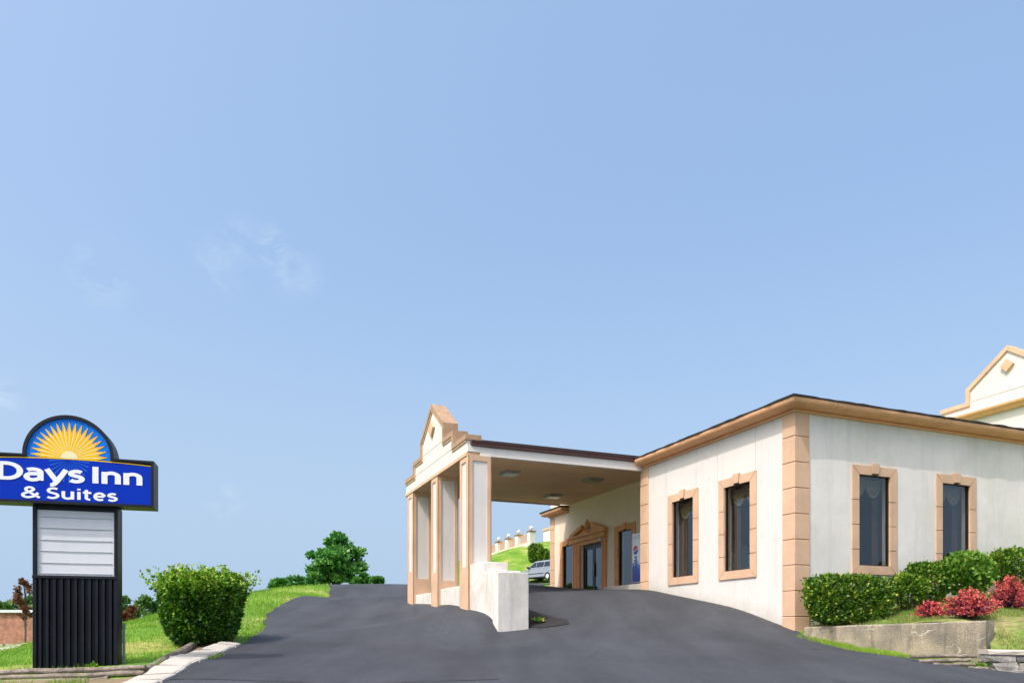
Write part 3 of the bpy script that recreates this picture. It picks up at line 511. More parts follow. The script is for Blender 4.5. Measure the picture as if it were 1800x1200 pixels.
for sg in (-1, 1):
    c0 = 13.7; out_, inn = c0+sg*1.55, c0+sg*.42
    mb = MB().prism([(out_, 4.104), (out_, 4.19), (inn, 4.52), (inn-sg*.06, 4.42), (inn+sg*.0, 4.35), (out_-sg*.45, 4.17), (out_-sg*.3, 4.104)], fx, -.01, .2); sub('raking_cornice', mb, M.terra, dc, root=bld)
    mb = MB().prism([(out_-sg*.32, 4.104), (out_-sg*.47, 4.165), (inn, 4.34), (inn-sg*.13, 4.28), (inn-sg*.22, 4.2), (inn-sg*.26, 4.104)], fx, -.01, .07); sub('tympanum', mb, M.terra, dc, root=bld)
mb = MB(); prof = [(.02, 4.1), (.16, 4.105), (.15, 4.17), (.07, 4.2), (.06, 4.25), (.13, 4.33), (.17, 4.43), (.14, 4.53), (.07, 4.6), (.05, 4.63), (.07, 4.66), (.05, 4.7), (.0, 4.71)]
for (r0, z0), (r1, z1) in zip(prof, prof[1:]):
    ring0 = [(1.62+math.cos(t)*r0*.6, 13.7+math.sin(t)*r0, z0) for t in np.linspace(0, 2*PI, 12, endpoint=False)]; ring1 = [(1.62+math.cos(t)*r1*.6, 13.7+math.sin(t)*r1, z1) for t in np.linspace(0, 2*PI, 12, endpoint=False)]
    mb.add(ring0+ring1, [(i, (i+1) % 12, 12+(i+1) % 12, 12+i) for i in range(12)])
sub('urn_finial', mb, M.terra, dc, True, bld)
df = part('door_frame', MB().ring([(12.625, 1.5), (14.375, 1.5), (14.375, 3.665), (12.625, 3.665)], [(12.7, 1.5), (14.3, 1.5), (14.3, 3.58), (12.7, 3.58)], fx, -.16, -.06), M.bronze, bld)
for a, b, hside in ((12.705, 13.495, 1), (13.505, 14.295, -1)):
    d_ = part('door', MB().ring([(a, 1.52), (b, 1.52), (b, 3.57), (a, 3.57)], [(a+.09, 1.72), (b-.09, 1.72), (b-.09, 3.47), (a+.09, 3.47)], fx, -.13, -.08), M.bronze, bld)
    sub('pane', MB().prism([(a+.085, 1.715), (b-.085, 1.715), (b-.085, 3.475), (a+.085, 3.475)], fx, -.108, -.102), M.glass, d_, root=bld)
    hy = b-.04 if hside > 0 else a+.04; sub('handle', MB().tube([fx(hy, 2.3, -.04), fx(hy, 2.9, -.04)], .018).tube([fx(hy, 2.35, -.09), fx(hy, 2.35, -.04)], .012).tube([fx(hy, 2.85, -.09), fx(hy, 2.85, -.04)], .012), M.grey, d_, root=bld)
part('security_camera', MB().sphere(fx(12.52, 3.72, .14), .07, 10, 6).tube([fx(12.52, 3.78, .0), fx(12.52, 3.76, .12)], .03), M.lamp, bld)
part('doorstep', MB().box(.1, 1.74, 6.95, 9.6, .6, 1.595, .02), M.kerb, bld)

# ------------------------------------------------------------------ covered drive-through
por = thingL('entrance_canopy', 'cream drive-through canopy on three panelled columns with a stepped gable over the drive', 'canopy', (-5.7, 10.4, .7))
fp = lambda a, b, d: (d, a, b)
yc = 10.43
OUT = [(6.8, 5.19), (6.8, 5.78), (8.03, 5.78), (8.03, 6.2), (9.04, 6.2), (9.04, 6.72), (yc, 7.68), (11.82, 6.72), (11.82, 6.2), (12.83, 6.2), (12.83, 5.78), (14.04, 5.78), (14.04, 5.19)]
def inset(P, d, close=True):
    o = []; n = len(P)
    for i in range(n):
        p = Vector(P[i]); a = Vector(P[i-1]) if (close or i > 0) else None; b = Vector(P[(i+1) % n]) if (close or i < n-1) else None
        if a is None or b is None:
            e = (b-p) if a is None else (p-a); e.normalize(); q = p+Vector((e.y, -e.x))*d; o.append(tuple(q)); continue
        e0 = (p-a).normalized(); e1 = (b-p).normalized(); n0 = Vector((e0.y, -e0.x)); n1_ = Vector((e1.y, -e1.x)); m = (n0+n1_); m /= max(.2, m.dot(n0)); o.append(tuple(p+m*d))
    return o
gw = part('gable_wall', MB().prism(OUT, fp, -6.0, -5.62), M.cream, por)
path = OUT[1:-1]; path[0] = (6.74, 5.78); path[-1] = (14.1, 5.78); up = [(6.74, 5.80)]+[tuple(p) for p in path[1:-1]]+[(14.1, 5.80)]
opath = [(6.74, 5.80)]+inset(OUT, -.03)[2:-2]+[(14.1, 5.80)]; ipath = inset(OUT, .12)
op = [(6.76, 5.81)]+inset(OUT, -.03)[2:11]+[(14.08, 5.81)]; ip = [(6.76, 5.66)]+inset(OUT, .12)[2:11]+[(14.08, 5.66)]
sub('coping', MB().ring(op, ip, fp, -6.06, -5.56, False), M.cap, gw, root=por)
ip2 = [(6.8, 5.60)]+inset(OUT, .18)[2:11]+[(14.04, 5.60)]; op2 = [(6.8, 5.655)]+inset(OUT, .125)[2:11]+[(14.04, 5.655)]
sub('coping_moulding', MB().ring(op2, ip2, fp, -6.035, -5.99, False), M.tan, gw, root=por)
sub('beam_moulding', MB().box(-6.045, -5.28, 6.76, 14.08, 5.17, 5.285, .01), M.tan, gw, root=por)
for z, a, b in ((5.70, 8.2, 12.66), (6.2, 9.2, 11.66)): sub('joint_line', MB().box(-6.003, -5.98, a, b, z, z+.012), M.joint, gw, root=por)
part('diamond_ornament', MB().prism([(yc, 6.6), (yc+.29, 6.87), (yc, 7.14), (yc-.29, 6.87)], fp, -6.09, -5.98), M.tan, por)
part('beam', MB().box(-5.62, -5.3, 6.8, 14.04, 5.285, 5.6), M.cream, por)
part('fascia_board', MB().box(-5.62, -.04, 6.72, 6.87, 5.2, 5.47).box(-5.999, -5.622, 6.71, 6.798, 5.3, 5.47), M.cream, por)
part('gutter', MB().prism([(6.66, 5.475), (6.72, 5.455), (6.9, 5.455), (6.9, 5.615), (6.64, 5.615), (6.64, 5.58), (6.66, 5.575)], lambda a, b, d: (d, a, b), -5.9, -.3), M.gutter, por)
part('ceiling', MB().box(-5.58, 1.74, 6.9, 15.6, 5.6, 5.63), M.soffit, por)
part('roof', MB().box(-5.6, 1.74, 6.9, 15.62, 5.634, 5.72), M.shingle, por)
part('fascia_board', MB().box(-5.56, 1.3, 15.61, 15.7, 5.55, 5.74), M.cream, por)
def column(y0, y1, zf):
    x0, x1 = -6.02, -5.30; zb = zf-.6; zt = 5.17
    c = part('column', MB().box(x0+.03, x1-.03, y0+.03, y1-.03, zb, zt), M.cream, por)
    fr = MB(); s = .13
    A_ = lambda a, b, d: (x0+.03-d, a, b)      # face towards the left drive
    Bf = lambda a, b, d: (a, y0+.03-d, b); Bb = lambda a, b, d: (a, y1-.03+d, b); Ar = lambda a, b, d: (x1-.03+d, a, b)
    sub('casing', MB().ring([(y0, zb), (y1, zb), (y1, zt), (y0, zt)], [(y0+s+.1, zf+1.3), (y1-s-.04, zf+1.3), (y1-s-.04, zt-.15), (y0+s+.1, zt-.15)], A_, 0, .03), M.tan, c, root=por)
    sub('casing', MB().ring([(x0, zb), (x1, zb), (x1, zt), (x0, zt)], [(x0+s, zf+1.02), (x1-s, zf+1.02), (x1-s, zt-.15), (x0+s, zt-.15)], Bf, 0, .03), M.tan, c, root=por)
    sub('casing', MB().ring([(x0, zb), (x1, zb), (x1, zt), (x0, zt)], [(x0+s, zf+1.02), (x1-s, zf+1.02), (x1-s, zt-.15), (x0+s, zt-.15)], Bb, 0, .03), M.tan, c, root=por)
    sub('casing', MB().ring([(y0, zb), (y1, zb), (y1, zt), (y0, zt)], [(y0+s, zf+1.02), (y1-s, zf+1.02), (y1-s, zt-.15), (y0+s, zt-.15)], Ar, 0, .03), M.tan, c, root=por)
column(6.62, 7.44, .62); column(9.76, 10.56, .68); column(12.96, 13.80, .95)
part('low_wall', MB().box(-5.93, -5.4, 7.45, 9.75, -.2, 1.41, .015), M.stepw, por); part('low_wall', MB().box(-5.93, -5.4, 10.57, 12.95, 0, 1.36, .015), M.stepw, por)
def light(y, x, dm, label):
    t = thingL('ceiling_light', label, 'light', (x, y, 5.6), 'square lights under the canopy ceiling')
    hs = part('housing', MB().box(x-.3, x+.3, y-.3, y+.3, 5.53, 5.598, .015), M.grey, t); part('diffuser', MB().box(x-.25, x+.25, y-.25, y+.25, 5.49, 5.529, .015), dm, t)
light(10.25, -3.25, M.diff, 'pale square ceiling light nearest the gable columns'); light(10.25, .05, M.diffy, 'yellowed square ceiling light nearest the cream building wall'); light(13.7, .05, M.diff, 'pale square ceiling light at the far edge of the canopy, above the entrance')

# stepped wall running down from the near column
sw = thingL('stepped_wall', 'off-white stucco wall stepping down from the near column between the two drives', 'wall', (-5.6, 5.2, .3))
part('wall_step', MB().box(-5.97, -5.22, 5.5, 6.62, -.6, 1.955, .015), M.stepw, sw); part('wall_step', MB().box(-5.965, -5.2, 4.62, 5.5, -.6, 1.655, .015), M.stepw, sw)
part('wall_end_slab', MB().box(-6.02, -5.14, 4.22, 4.62, -.8, 1.575, .012), M.stepw, sw)

# soda machine in the recess beside the doors
vm = thingL('vending_machine', 'blue and white soda vending machine half hidden behind the tan corner blocks', 'vending machine', (1.3, 8.6, 1.6))
part('cabinet', MB().box(.97, 1.72, 8.02, 9.0, 1.6, 3.5, .015), M.black, vm)
dr = part('door', MB().box(.92, .968, 8.04, 8.98, 1.72, 3.49, .008), M.grey, vm)
fs_ = link('front_panel', MB().box(-.004, .012, -.42, .42, .04, 1.74).mesh('front_panel', M.soda), dr); fs_.location = Vector((.912, 8.5, 1.73))-BASE[vm.name]
gy, gz, gr = 8.70, 2.88, .17
fd = lambda a, b, d: (.909-d, gy-a, gz+b)
def arc(r, t0, t1, n=14): return [(math.cos(t)*r, math.sin(t)*r) for t in np.linspace(t0, t1, n)]
wave = [(x*gr, .35*gr*math.sin(x*2.6)*.5+.08*gr) for x in np.linspace(-.93, .93, 9)]
lo_ = [(a, b-.2*gr) for a, b in wave]
sub('emblem_disc', MB().prism(arc(gr, 0, 2*PI, 29)[:-1], fd, 0, .003), M.whitev, dr, root=vm)
sub('emblem_top', MB().prism(arc(gr*.94, .12, PI-.12)[::1]+wave, fd, .0035, .006), M.sodared, dr, root=vm)
sub('emblem_bottom', MB().prism(arc(gr*.94, -.3, -PI+.3)+lo_, fd, .0035, .006), M.sodablue, dr, root=vm)
part('kick_plate', MB().box(.93, .968, 8.04, 8.98, 1.6, 1.71, .006), M.bronze, vm)

# lettering
def text_mesh(body, width, height, bold, mat, name, ext=.008, spacing=1.0):
    cu = bpy.data.curves.new(name, 'FONT'); cu.body = body; cu.size = 1; cu.offset = bold; cu.extrude = ext; cu.space_character = spacing; cu.resolution_u = 6
    o = bpy.data.objects.new('tmp', cu); COL.objects.link(o); bpy.context.view_layer.update(); me = bpy.data.meshes.new_from_object(o.evaluated_get(bpy.context.evaluated_depsgraph_get())); bpy.data.objects.remove(o)
    co = np.array([v.co[:] for v in me.vertices]); mn, mxv = co.min(0), co.max(0); s = np.array([width/(mxv[0]-mn[0]), height/(mxv[1]-mn[1]), 1]); co = (co-np.array([mn[0], mn[1], 0]))*s
    me.vertices.foreach_set('co', co.astype(np.float32).ravel()); me.update(); me.materials.clear(); me.materials.append(mat); return me
lm = text_mesh('PEPSI', .46, .17, .03, M.sodablue, 'lettering', .002)
lt = link('lettering', lm, dr); lt.rotation_euler = Matrix(((0, 0, -1), (0, -1, 0), (-1, 0, 0))).transposed().to_euler() if False else (0, 0, 0)
mm = Matrix(((0, 0, -1, 0), (0, -1, 0, 0), (-1, 0, 0, 0), (0, 0, 0, 1)))      # glyph x runs down, glyph y to the right
mm = Matrix(((0, 0, -1, .905), (0, -1, 0, 8.62), (-1, 0, 0, 2.68), (0, 0, 0, 1)))
lt.matrix_local = Matrix.Translation(-BASE[vm.name]) @ Matrix(((0, 0, -1, .9035), (0, -1, 0, 8.78), (-1, 0, 0, 2.66), (0, 0, 0, 1)))

# ------------------------------------------------------------------ things seen through the glass
def drapes(cx, cy, rz, lab, base_z):
    t = thing('curtain', lab, 'curtain', loc(cx, cy, base_z), TH+rz, 'curtains behind the windows')
    def fold(x0, x1, z0, z1, mat, name):
        n = 26; vs = []; fs = []
        for i in range(n):
            x = x0+(x1-x0)*i/(n-1); yv = .33+.025*math.sin(i*1.9)
            vs += [(x, yv, z0), (x, yv, z1)]
        fs = [(2*i, 2*i+2, 2*i+3, 2*i+1) for i in range(n-1)]; o = link(name, MB().add(vs, fs).mesh(name, mat, fix=False), t); o.modifiers.new('thick', 'SOLIDIFY').thickness = .006
    fold(-.5, -.27, .0, 2.32, M.drape, 'drape'); fold(.3, .5, .0, 2.32, M.drape, 'drape')
    mb = MB()
    for sx in (-.26, .26):
        n = 14; rows = 7; vs = []
        for r_ in range(rows):
            for i in range(n):
                a = i/(n-1)*2-1; drop = (.05+.24*r_/(rows-1))*(1-a*a)**.8+.10*r_/(rows-1)
                vs.append((sx+a*.27, .28-.02*math.sin(r_*2.2), 2.3-drop-.02*r_))
        mb.add(vs, [(r_*n+i, r_*n+i+1, (r_+1)*n+i+1, (r_+1)*n+i) for r_ in range(rows-1) for i in range(n-1)])
    o = link('swag', mb.mesh('swag', M.swag, fix=False), t); o.modifiers.new('thick', 'SOLIDIFY').thickness = .006
for (c, _), lb in zip(W1, ('cream swag and brown drapes in the left-wall window nearer the corner blocks', 'cream swag and brown drapes in the left-wall window nearer the entrance')): drapes(0, c, R(-90), lb, 1.62)
for (c, _), lb in zip(W2[:2], ('cream swag and drapes in the front window nearer the corner blocks', 'cream swag and drapes in the front window behind the leafy bush')): drapes(c, 0, 0, lb, 1.65)
ac = thingL('armchair', 'mint green padded armchair just inside the window', 'armchair', (1.05, 3.0, 1.46))
part('seat', MB().box(.75, 1.35, 2.72, 3.28, 1.62, 1.92, .05), M.mint, ac); part('backrest', MB().box(.72, 1.38, 3.24, 3.46, 1.6, 2.5, .08), M.mint, ac)
for x in (.62, 1.38): part('arm', MB().box(x-.1, x+.1, 2.62, 3.4, 1.55, 2.22, .07), M.mint, ac)
for x in (.65, 1.4):
    for y in (2.68, 3.36): part('leg', MB().box(x-.025, x+.025, y-.025, y+.025, 1.46, 1.57), M.oak, ac)
tb = thingL('table', 'honey wood side table behind the front window', 'table', (2.45, .95, 1.46))
part('table_top', MB().box(2.05, 2.85, .7, 1.2, 2.2, 2.25, .01), M.oak, tb)
for x in (2.1, 2.8):
    for y in (.75, 1.15): part('leg', MB().box(x-.025, x+.025, y-.025, y+.025, 1.46, 2.2), M.oak, tb)
fv = thingL('flower_vase', 'vase of mixed pink flowers on the table behind the front window', 'flowers', (2.35, .95, 2.25))
part('vase', MB().tube([(2.35, .95, 2.25), (2.35, .95, 2.3), (2.35, .95, 2.4)], [.05, .08, .05], 12), M.whitev, fv, smooth=True)
mb = MB()
for i in range(26): a = random.uniform(0, 6.28); q = random.random()**.5*.26; mb.sphere((2.35+q*math.cos(a), .95+q*.5*math.sin(a), 2.5+random.uniform(-.06, .12)*(1.3-q)), random.uniform(.03, .05), 6, 4)
part('blooms', mb, M.flower, fv)

# ------------------------------------------------------------------ roadside pylon sign
SY = R(16); sx0, sy0 = (133-900)/1316*13, 13.0
sg = thing('roadside_sign', 'tall black pylon sign with a blue sunburst cabinet over a blank white letter board', 'sign', (sx0, sy0, -.62), SY)
def sb(*b, c=0.): return MB().box(b[0], b[1], b[2], b[3], b[4]+.62, b[5]+.62, c)
fs2 = lambda a, b, d: (a, -d, b+.62)
D0, D1 = .13, -.30                      # front and back of the cabinet (d is towards the road)
cabo = [(-1.40, 2.19), (1.265, 2.19), (1.265, 3.01)]+[(-.07+.70*math.cos(t), 3.015+.70*math.sin(t)) for t in np.linspace(0, PI, 30)]+[(-1.40, 3.01)]
cab = link('cabinet', MB().prism(cabo, fs2, D0-.015, D1).mesh('cabinet', M.black), sg)
cabi = [(-1.355, 2.235), (1.22, 2.235), (1.22, 2.965)]+[(-.07+.645*math.cos(t), 3.015+.645*math.sin(t)) for t in np.linspace(-.05, PI+.05, 30)]+[(-1.355, 2.965)]
link('cabinet_rim', MB().ring(cabo, cabi, fs2, D0-.014, D0+.02).mesh('cabinet_rim', M.black), cab)
# curved lower edge of the arch picture
def hz(x): return 2.97-.048*((x+.07)/1.28)**2
xs = np.linspace(-1.354, 1.219, 31)
link('blue_band', MB().prism([(-1.354, 2.236), (1.219, 2.236)]+[(x, hz(x)-.012) for x in xs[::-1]], fs2, D0-.012, D0-.004).mesh('blue_band', M.blue1), cab)
ar = [(-.07+.644*math.cos(t), 3.015+.644*math.sin(t)) for t in np.linspace(-.06, PI+.06, 34)]
link('sky_panel', MB().prism(ar, fs2, D0-.013, D0-.006).mesh('sky_panel', M.blue2), cab)
link('gold_line', MB().prism([(x, hz(x)-.011) for x in xs]+[(x, hz(x)+.006) for x in xs[::-1]], fs2, D0-.012, D0-.001).mesh('gold_line', M.gold), cab)
cx0, cz0 = -.065, 2.976; NS = 19
star = MB(); dark = MB(); rays = MB(); low = MB()
for i in range(NS):
    a = PI*(i+.5)/NS; da = PI/NS/2; r0 = .60+.015*math.sin(a); ri = .43
    rx = lambda r, t: (cx0+r*math.cos(t), cz0+r*math.sin(t)*1.03)
    star.prism([(cx0, cz0), rx(ri, max(0.0, a-da)), rx(r0, a), rx(ri, min(PI, a+da))], fs2, D0-.005, D0-.002)
    dark.prism([rx(ri*.97, max(0.01, a-da*1.15)), rx(r0+.03, a), rx(ri*.97, min(PI-.01, a+da*1.15))], fs2, D0-.0055, D0-.004)
    rays.prism([rx(.02, a), rx(.44, a-.018), rx(.50, a), rx(.44, a+.018)], fs2, D0-.003, D0-.0005)
link('sunburst_outline', dark.mesh('sunburst_outline', M.blue1), cab); link('sunburst', star.mesh('sunburst', M.gold), cab)
am = MB()
for i in range(NS):
    a = PI*(i+.5)/NS; da = PI/NS/2; am.prism([rx(.30, a+da*.75), rx(.425, min(PI, a+da)), rx(.56, a+.012), rx(.42, a+da*.45)], fs2, D0-.003, D0-.0012)
link('sunburst_shade', am.mesh('sunburst_shade', M.amber), cab); link('sun_rays', rays.mesh('sun_rays', M.pale), cab)
link('sun_disc', MB().prism([(cx0+.125*math.cos(t), cz0+.125*math.sin(t)) for t in np.linspace(0, PI, 16)], fs2, D0-.003, D0).mesh('sun_disc', M.pale), cab)
for i in range(13):
    a = -PI*(i+.5)/13; r0 = .40*(1-.25*abs(math.cos(a))); e = lambda r, t: (cx0+r*math.cos(t), cz0-.02+r*math.sin(t))
    low.prism([e(.03, a), e(r0, a-.03), e(r0*1.05, a), e(r0, a+.03)], fs2, D0-.0045, D0-.002)
link('lower_rays', low.mesh('lower_rays', M.bluer), cab)
def put_text(body, x, z, wd, ht, bold, sp=1.0):
    o = link('lettering', text_mesh(body, wd, ht, bold, M.whitev, 'lettering', .004, sp), cab); o.matrix_local = Matrix(((1, 0, 0, x), (0, 0, -1, -D0), (0, 1, 0, z+.62), (0, 0, 0, 1)))
def arcp(cx, cz, rx_, rz_, t0, t1, n=16): return [(cx+rx_*math.cos(R(t)), cz+rz_*math.sin(R(t))) for t in np.linspace(t0, t1, n)]
XH = .72
GLY = {'D': (.74, [[(.13, .06), (.13, .94)], [(.13, .94), (.30, .94)]+arcp(.30, .5, .36, .44, 90, -90)+[(.13, .06)]]),
 'I': (.27, [[(.135, 0), (.135, 1)]]),
 'a': (.60, [[(.12, .60)]+arcp(.27, .50, .20, .17, 120, 0, 8)+[(.47, 0)], [(.47, .40), (.30, .40)]+arcp(.25, .215, .155, .185, 80, 275, 12)+[(.36, .06), (.47, .16)]]),
 'y': (.60, [[(.04, .72), (.30, .03)], [(.57, .72), (.33, .03), (.25, -.15)]+arcp(.15, -.12, .10, .10, -20, -100, 6)]),
 's': (.48, [arcp(.26, .505, .155, .155, 35, 210, 12)+arcp(.24, .205, .165, .165, 45, -150, 14)]),
 'n': (.62, [[(.12, 0), (.12, .72)], [(.12, .48)]+arcp(.31, .46, .19, .20, 170, 0, 12)+[(.50, 0)]]),
 '&': (.80, [[(.74, .03), (.22, .62)]+arcp(.34, .76, .15, .17, 205, -30, 14)+arcp(.27, .24, .20, .20, 110, 290, 14)+[(.50, .14), (.68, .46)]]),
 'S': (.60, [arcp(.32, .72, .20, .215, 40, 225, 14)+arcp(.27, .28, .225, .225, 45, -145, 16)]),
 'u': (.62, [[(.12, .72), (.12, .26)]+arcp(.30, .26, .18, .20, 190, 350, 12)+[(.49, .26)], [(.49, .72), (.49, 0)]]),
 'i': (.27, [[(.135, 0), (.135, .72)], [(.135, .86), (.135, 1.0)]]),
 't': (.42, [[(.17, .92), (.17, .20)]+arcp(.29, .19, .12, .135, 180, 290, 8), [(.03, .66), (.38, .66)]]),
 'e': (.58, [[(.12, .37), (.49, .37)], arcp(.30, .36, .19, .30, 5, 180, 14)+arcp(.31, .34, .20, .285, 185, 310, 10)])}
def put_text(body, x, z, wd, ht, wx, wz):
    """every letter its own piece: brush strokes with an oval pen"""
    adv = sum(.17 if c == ' ' else GLY[c][0] for c in body); kx = wd/adv; pen = x
    for ch in body:
        if ch == ' ': pen += .17*kx; continue
        mb = MB()
        for si, st_ in enumerate(GLY[ch][1]):
            P_ = [Vector((pen+a*kx, z+b*ht)) for a, b in st_]; Lf, Rt = [], []
            for i, p in enumerate(P_):
                d = (P_[min(i+1, len(P_)-1)]-P_[max(i-1, 0)]).normalized(); nn = Vector((-d.y*wx, d.x*wz)); Lf.append(p+nn); Rt.append(p-nn)
            nq = len(P_); d0 = D0-.003; d1 = D0+.002+.0015*si
            vs = [fs2(q.x, q.y, d0) for q in Lf+Rt]+[fs2(q.x, q.y, d1+.0013*(i_ % nq)/nq) for i_, q in enumerate(Lf+Rt)]; fs = []      # rises a hair along the stroke so crossings never share a plane
            for i in range(nq-1):
                fs += [(2*nq+i, 2*nq+i+1, 3*nq+i+1, 3*nq+i), (i, nq+i, nq+i+1, i+1), (i, i+1, 2*nq+i+1, 2*nq+i), (nq+i, 3*nq+i, 3*nq+i+1, nq+i+1)]
            fs += [(0, 2*nq, 3*nq, nq), (nq-1, 2*nq-1, 4*nq-1, 3*nq-1)]; mb.add(vs, fs)
        link('letter', mb.mesh('letter', M.whitev), cab); pen += GLY[ch][0]*kx
put_text('Days Inn', -1.17, 2.572, 2.27, .285, .047, .029); put_text('& Suites', -.79, 2.275, 1.48, .19, .027, .0175)
# board with rails, frame posts, ribbed skirt
link('post', sb(-.66, -.60, 0, .36, -.7, 2.185, c=.006).mesh('post', M.black), sg); link('post', sb(.60, .66, 0, .36, -.7, 2.185, c=.006).mesh('post', M.black), sg)
link('back_panel', sb(-.6, .6, .32, .355, -.6, 2.185).mesh('back_panel', M.black), sg)
link('top_rail', sb(-.6, .6, .03, .32, 2.105, 2.185).mesh('top_rail', M.black), sg); link('middle_rail', sb(-.665, .665, -.012, .32, .925, .975, c=.005).mesh('middle_rail', M.black), sg)
n = 18; vs = []
for j in range(12):
    for i in range(n+1):
        a = i/n*2-1; b = j/11*2-1; vs.append((-.6+1.2*i/n, 0.045+.004*(1-a*a)*(1-b*b*.6), .977+.62+1.126*j/11))
bp = link('letter_board', MB().add(vs, [(j*(n+1)+i, j*(n+1)+i+1, (j+1)*(n+1)+i+1, (j+1)*(n+1)+i) for j in range(11) for i in range(n)]).mesh('letter_board', M.whitep, smooth=True), sg)
for z in (1.012, 1.195, 1.399, 1.59, 1.793, 1.985): link('letter_rail', sb(-.565, .565, .034, .042, z-.007, z+.007, c=.002).mesh('letter_rail', M.track), bp)
link('skirt', sb(-.6, .6, .05, .09, -.75, .925).mesh('skirt', M.black), sg)
rb = MB().prism([(-.030, .05), (-.018, .0), (.018, .0), (.030, .05)], lambda a, b, d: (a, b, d), -.72, .92).mesh('skirt_rib', M.black)
for i in range(11): o = link('skirt_rib', rb, sg); o.location = (-.545+1.09*i/10, .0, .62)
pm = MB().tube([(.735, .12, -.1), (.735, .12, .78)], .022, 10)
for z in (.17, .45, .7): pm.tube([(.735, .12, z-.02), (.735, .12, z+.02)], .03, 10)
link('conduit_pipe', pm.mesh('conduit_pipe', M.pipe, smooth=False), sg)

# ------------------------------------------------------------------ low walls, timbers, kerb
pw = thing('planter_wall', 'stained concrete planter wall with a dark cracked end at the foot of the front hedges', 'wall', (7.0, 17.7, -.4))
P0, P1 = Vector((6.92, 17.72, 0)), Vector((9.18, 14.5, 0)); dW = (P1-P0).normalized(); nW = Vector((-dW.y, dW.x, 0))*-1; tw = .36
if nW.dot(-P0) < 0: nW = -nW
def wtop(s): return .115+.11*s
n = 15; vs = []
for i in range(n):
    s = i/(n-1); c = P0+(P1-P0)*s; zt = wtop(s); dz = random.uniform(-.006, .006)
    for off, z in ((0.03*0, -1.0), (0, zt-.03), (-.025, zt+dz), (-tw+.025, zt+dz), (-tw, zt-.03), (-tw, -1.0)): q = c+nW*off; vs.append((q.x-7.0, q.y-17.7, z+.4))
fs = [(i*6+k, (i+1)*6+k, (i+1)*6+(k+1) % 6, i*6+(k+1) % 6) for i in range(n-1) for k in range(6)]+[tuple(range(6)), tuple(range((n-1)*6, n*6))]
link('wall_body', MB().add(vs, fs).mesh('wall_body', M.concrete), pw)
def rough_box(c, ex, ey, ez, ax, jit, seed):
    """rough hewn block: centre c, half sizes, x axis ax"""
    r_ = random.Random(seed); bm = bmesh.new(); bmesh.ops.create_cube(bm, size=2); bmesh.ops.subdivide_edges(bm, edges=bm.edges[:], cuts=1, use_grid_fill=True)
    ay = Vector((-ax.y, ax.x, 0)); mb = MB()
    for v in bm.verts:
        l_ = v.co.length; k_ = .93 if l_ > 1.6 else (1.0 if l_ > 1.3 else 1.05)
        p = Vector((v.co.x*ex*k_, v.co.y*ey*k_, v.co.z*ez*k_)); p += Vector((r_.uniform(-1, 1), r_.uniform(-1, 1), r_.uniform(-1, 1)))*jit; v.co = Vector(c)+ax*p.x+ay*p.y+Vector((0, 0, p.z))
    return mb.bm(bm)
st = thing('stone_wall', 'low dry stone wall with a pale cap holding up the lawn beside the concrete planter wall', 'wall', (9, 14, -.7))
Q0 = Vector((8.78, 13.78, 0)); Q1 = Vector((13.5, 13.05, 0)); dQ = (Q1-Q0).normalized(); Lq = (Q1-Q0).length; sd_ = 1
for row, (zc, hz_) in enumerate(((-.475, .075), (-.62, .08), (-.775, .075), (-.92, .07))):
    s = random.uniform(-.1, .0)
    while s < Lq:
        L_ = random.uniform(.22, .52); c = Q0+dQ*(s+L_/2); off = Vector((dQ.y, -dQ.x, 0))*(.03*row+random.uniform(-.03, .03)); c = c+off
        o = link('stone', rough_box(Vector((c.x-9, c.y-14, zc+.7+random.uniform(-.012, .012)-.02*s*.3)), L_/2-.012, .17, hz_-random.uniform(.004, .014), dQ, .016, sd_).mesh('stone', M.stone), st); sd_ += 1; s += L_
n = 14; vs = []
for i in range(n):
    c = Q0+dQ*(-.1+(Lq+.1)*i/(n-1))-Vector((9, 14, 0)); nn = Vector((dQ.y, -dQ.x, 0)); z = .33-.006*i
    for off, zz in ((.2, z-.03), (.21, z+.03+random.uniform(-.008, .008)), (.17, z+.055+random.uniform(-.008, .008)), (-.2, z+.055), (-.22, z-.03)): q = c+nn*(off+random.uniform(-.012, .012)); vs.append((q.x, q.y, zz-.005))
link('wall_cap', MB().add(vs, [(i*5+k, (i+1)*5+k, (i+1)*5+(k+1) % 5, i*5+(k+1) % 5) for i in range(n-1) for k in range(5)]+[tuple(range(5)), tuple(range((n-1)*5, n*5))]).mesh('wall_cap', M.stonecap), st)
def log(a, b, r, label=None, group=None, parent=None, seed=0):
    r_ = random.Random(seed); a = Vector(a); b = Vector(b); n = 9; ps = [a.lerp(b, i/(n-1))+Vector((0, r_.uniform(-.01, .01), r_.uniform(-.012, .012))) for i in range(n)]; c = (a+b)/2
    mb = MB().tube([p-c for p in ps], [r*r_.uniform(.88, 1.08) for _ in ps], 9); o = link('landscape_timber', mb.mesh('landscape_timber', M.wood), parent); o.location = c
    if label: tag(o, label, 'timber', group)
    return o
G1 = 'timbers edging the lawn by the sign'
log(at(-60, 1183, 12.35), at(256, 1173, 12.5), .05, 'long pale log lying topmost of the stack at the foot of the sign', G1, seed=1)
log(at(-60, 1192.5, 12.25), at(253, 1182.5, 12.4), .045, 'long pale log in the middle of the stack at the foot of the sign', G1, seed=2)
log(at(-60, 1201, 12.15), at(190, 1193, 12.3), .042, 'long pale log at the bottom of the stack at the foot of the sign', G1, seed=3)
log(at(256, 1177, 12.55), at(343, 1131, 17.0), .075, 'dark split log slanting from the sign up to the urn shaped bush', G1, seed=4)
log(at(262, 1183, 12.6), at(336, 1140, 16.6), .06, 'mossy log underneath the slanting split log by the bush', G1, seed=5)
log(at(-40, 1176, 13.4), at(26, 1174.5, 13.6), .04, 'short black stick lying in the grass left of the sign', seed=12)
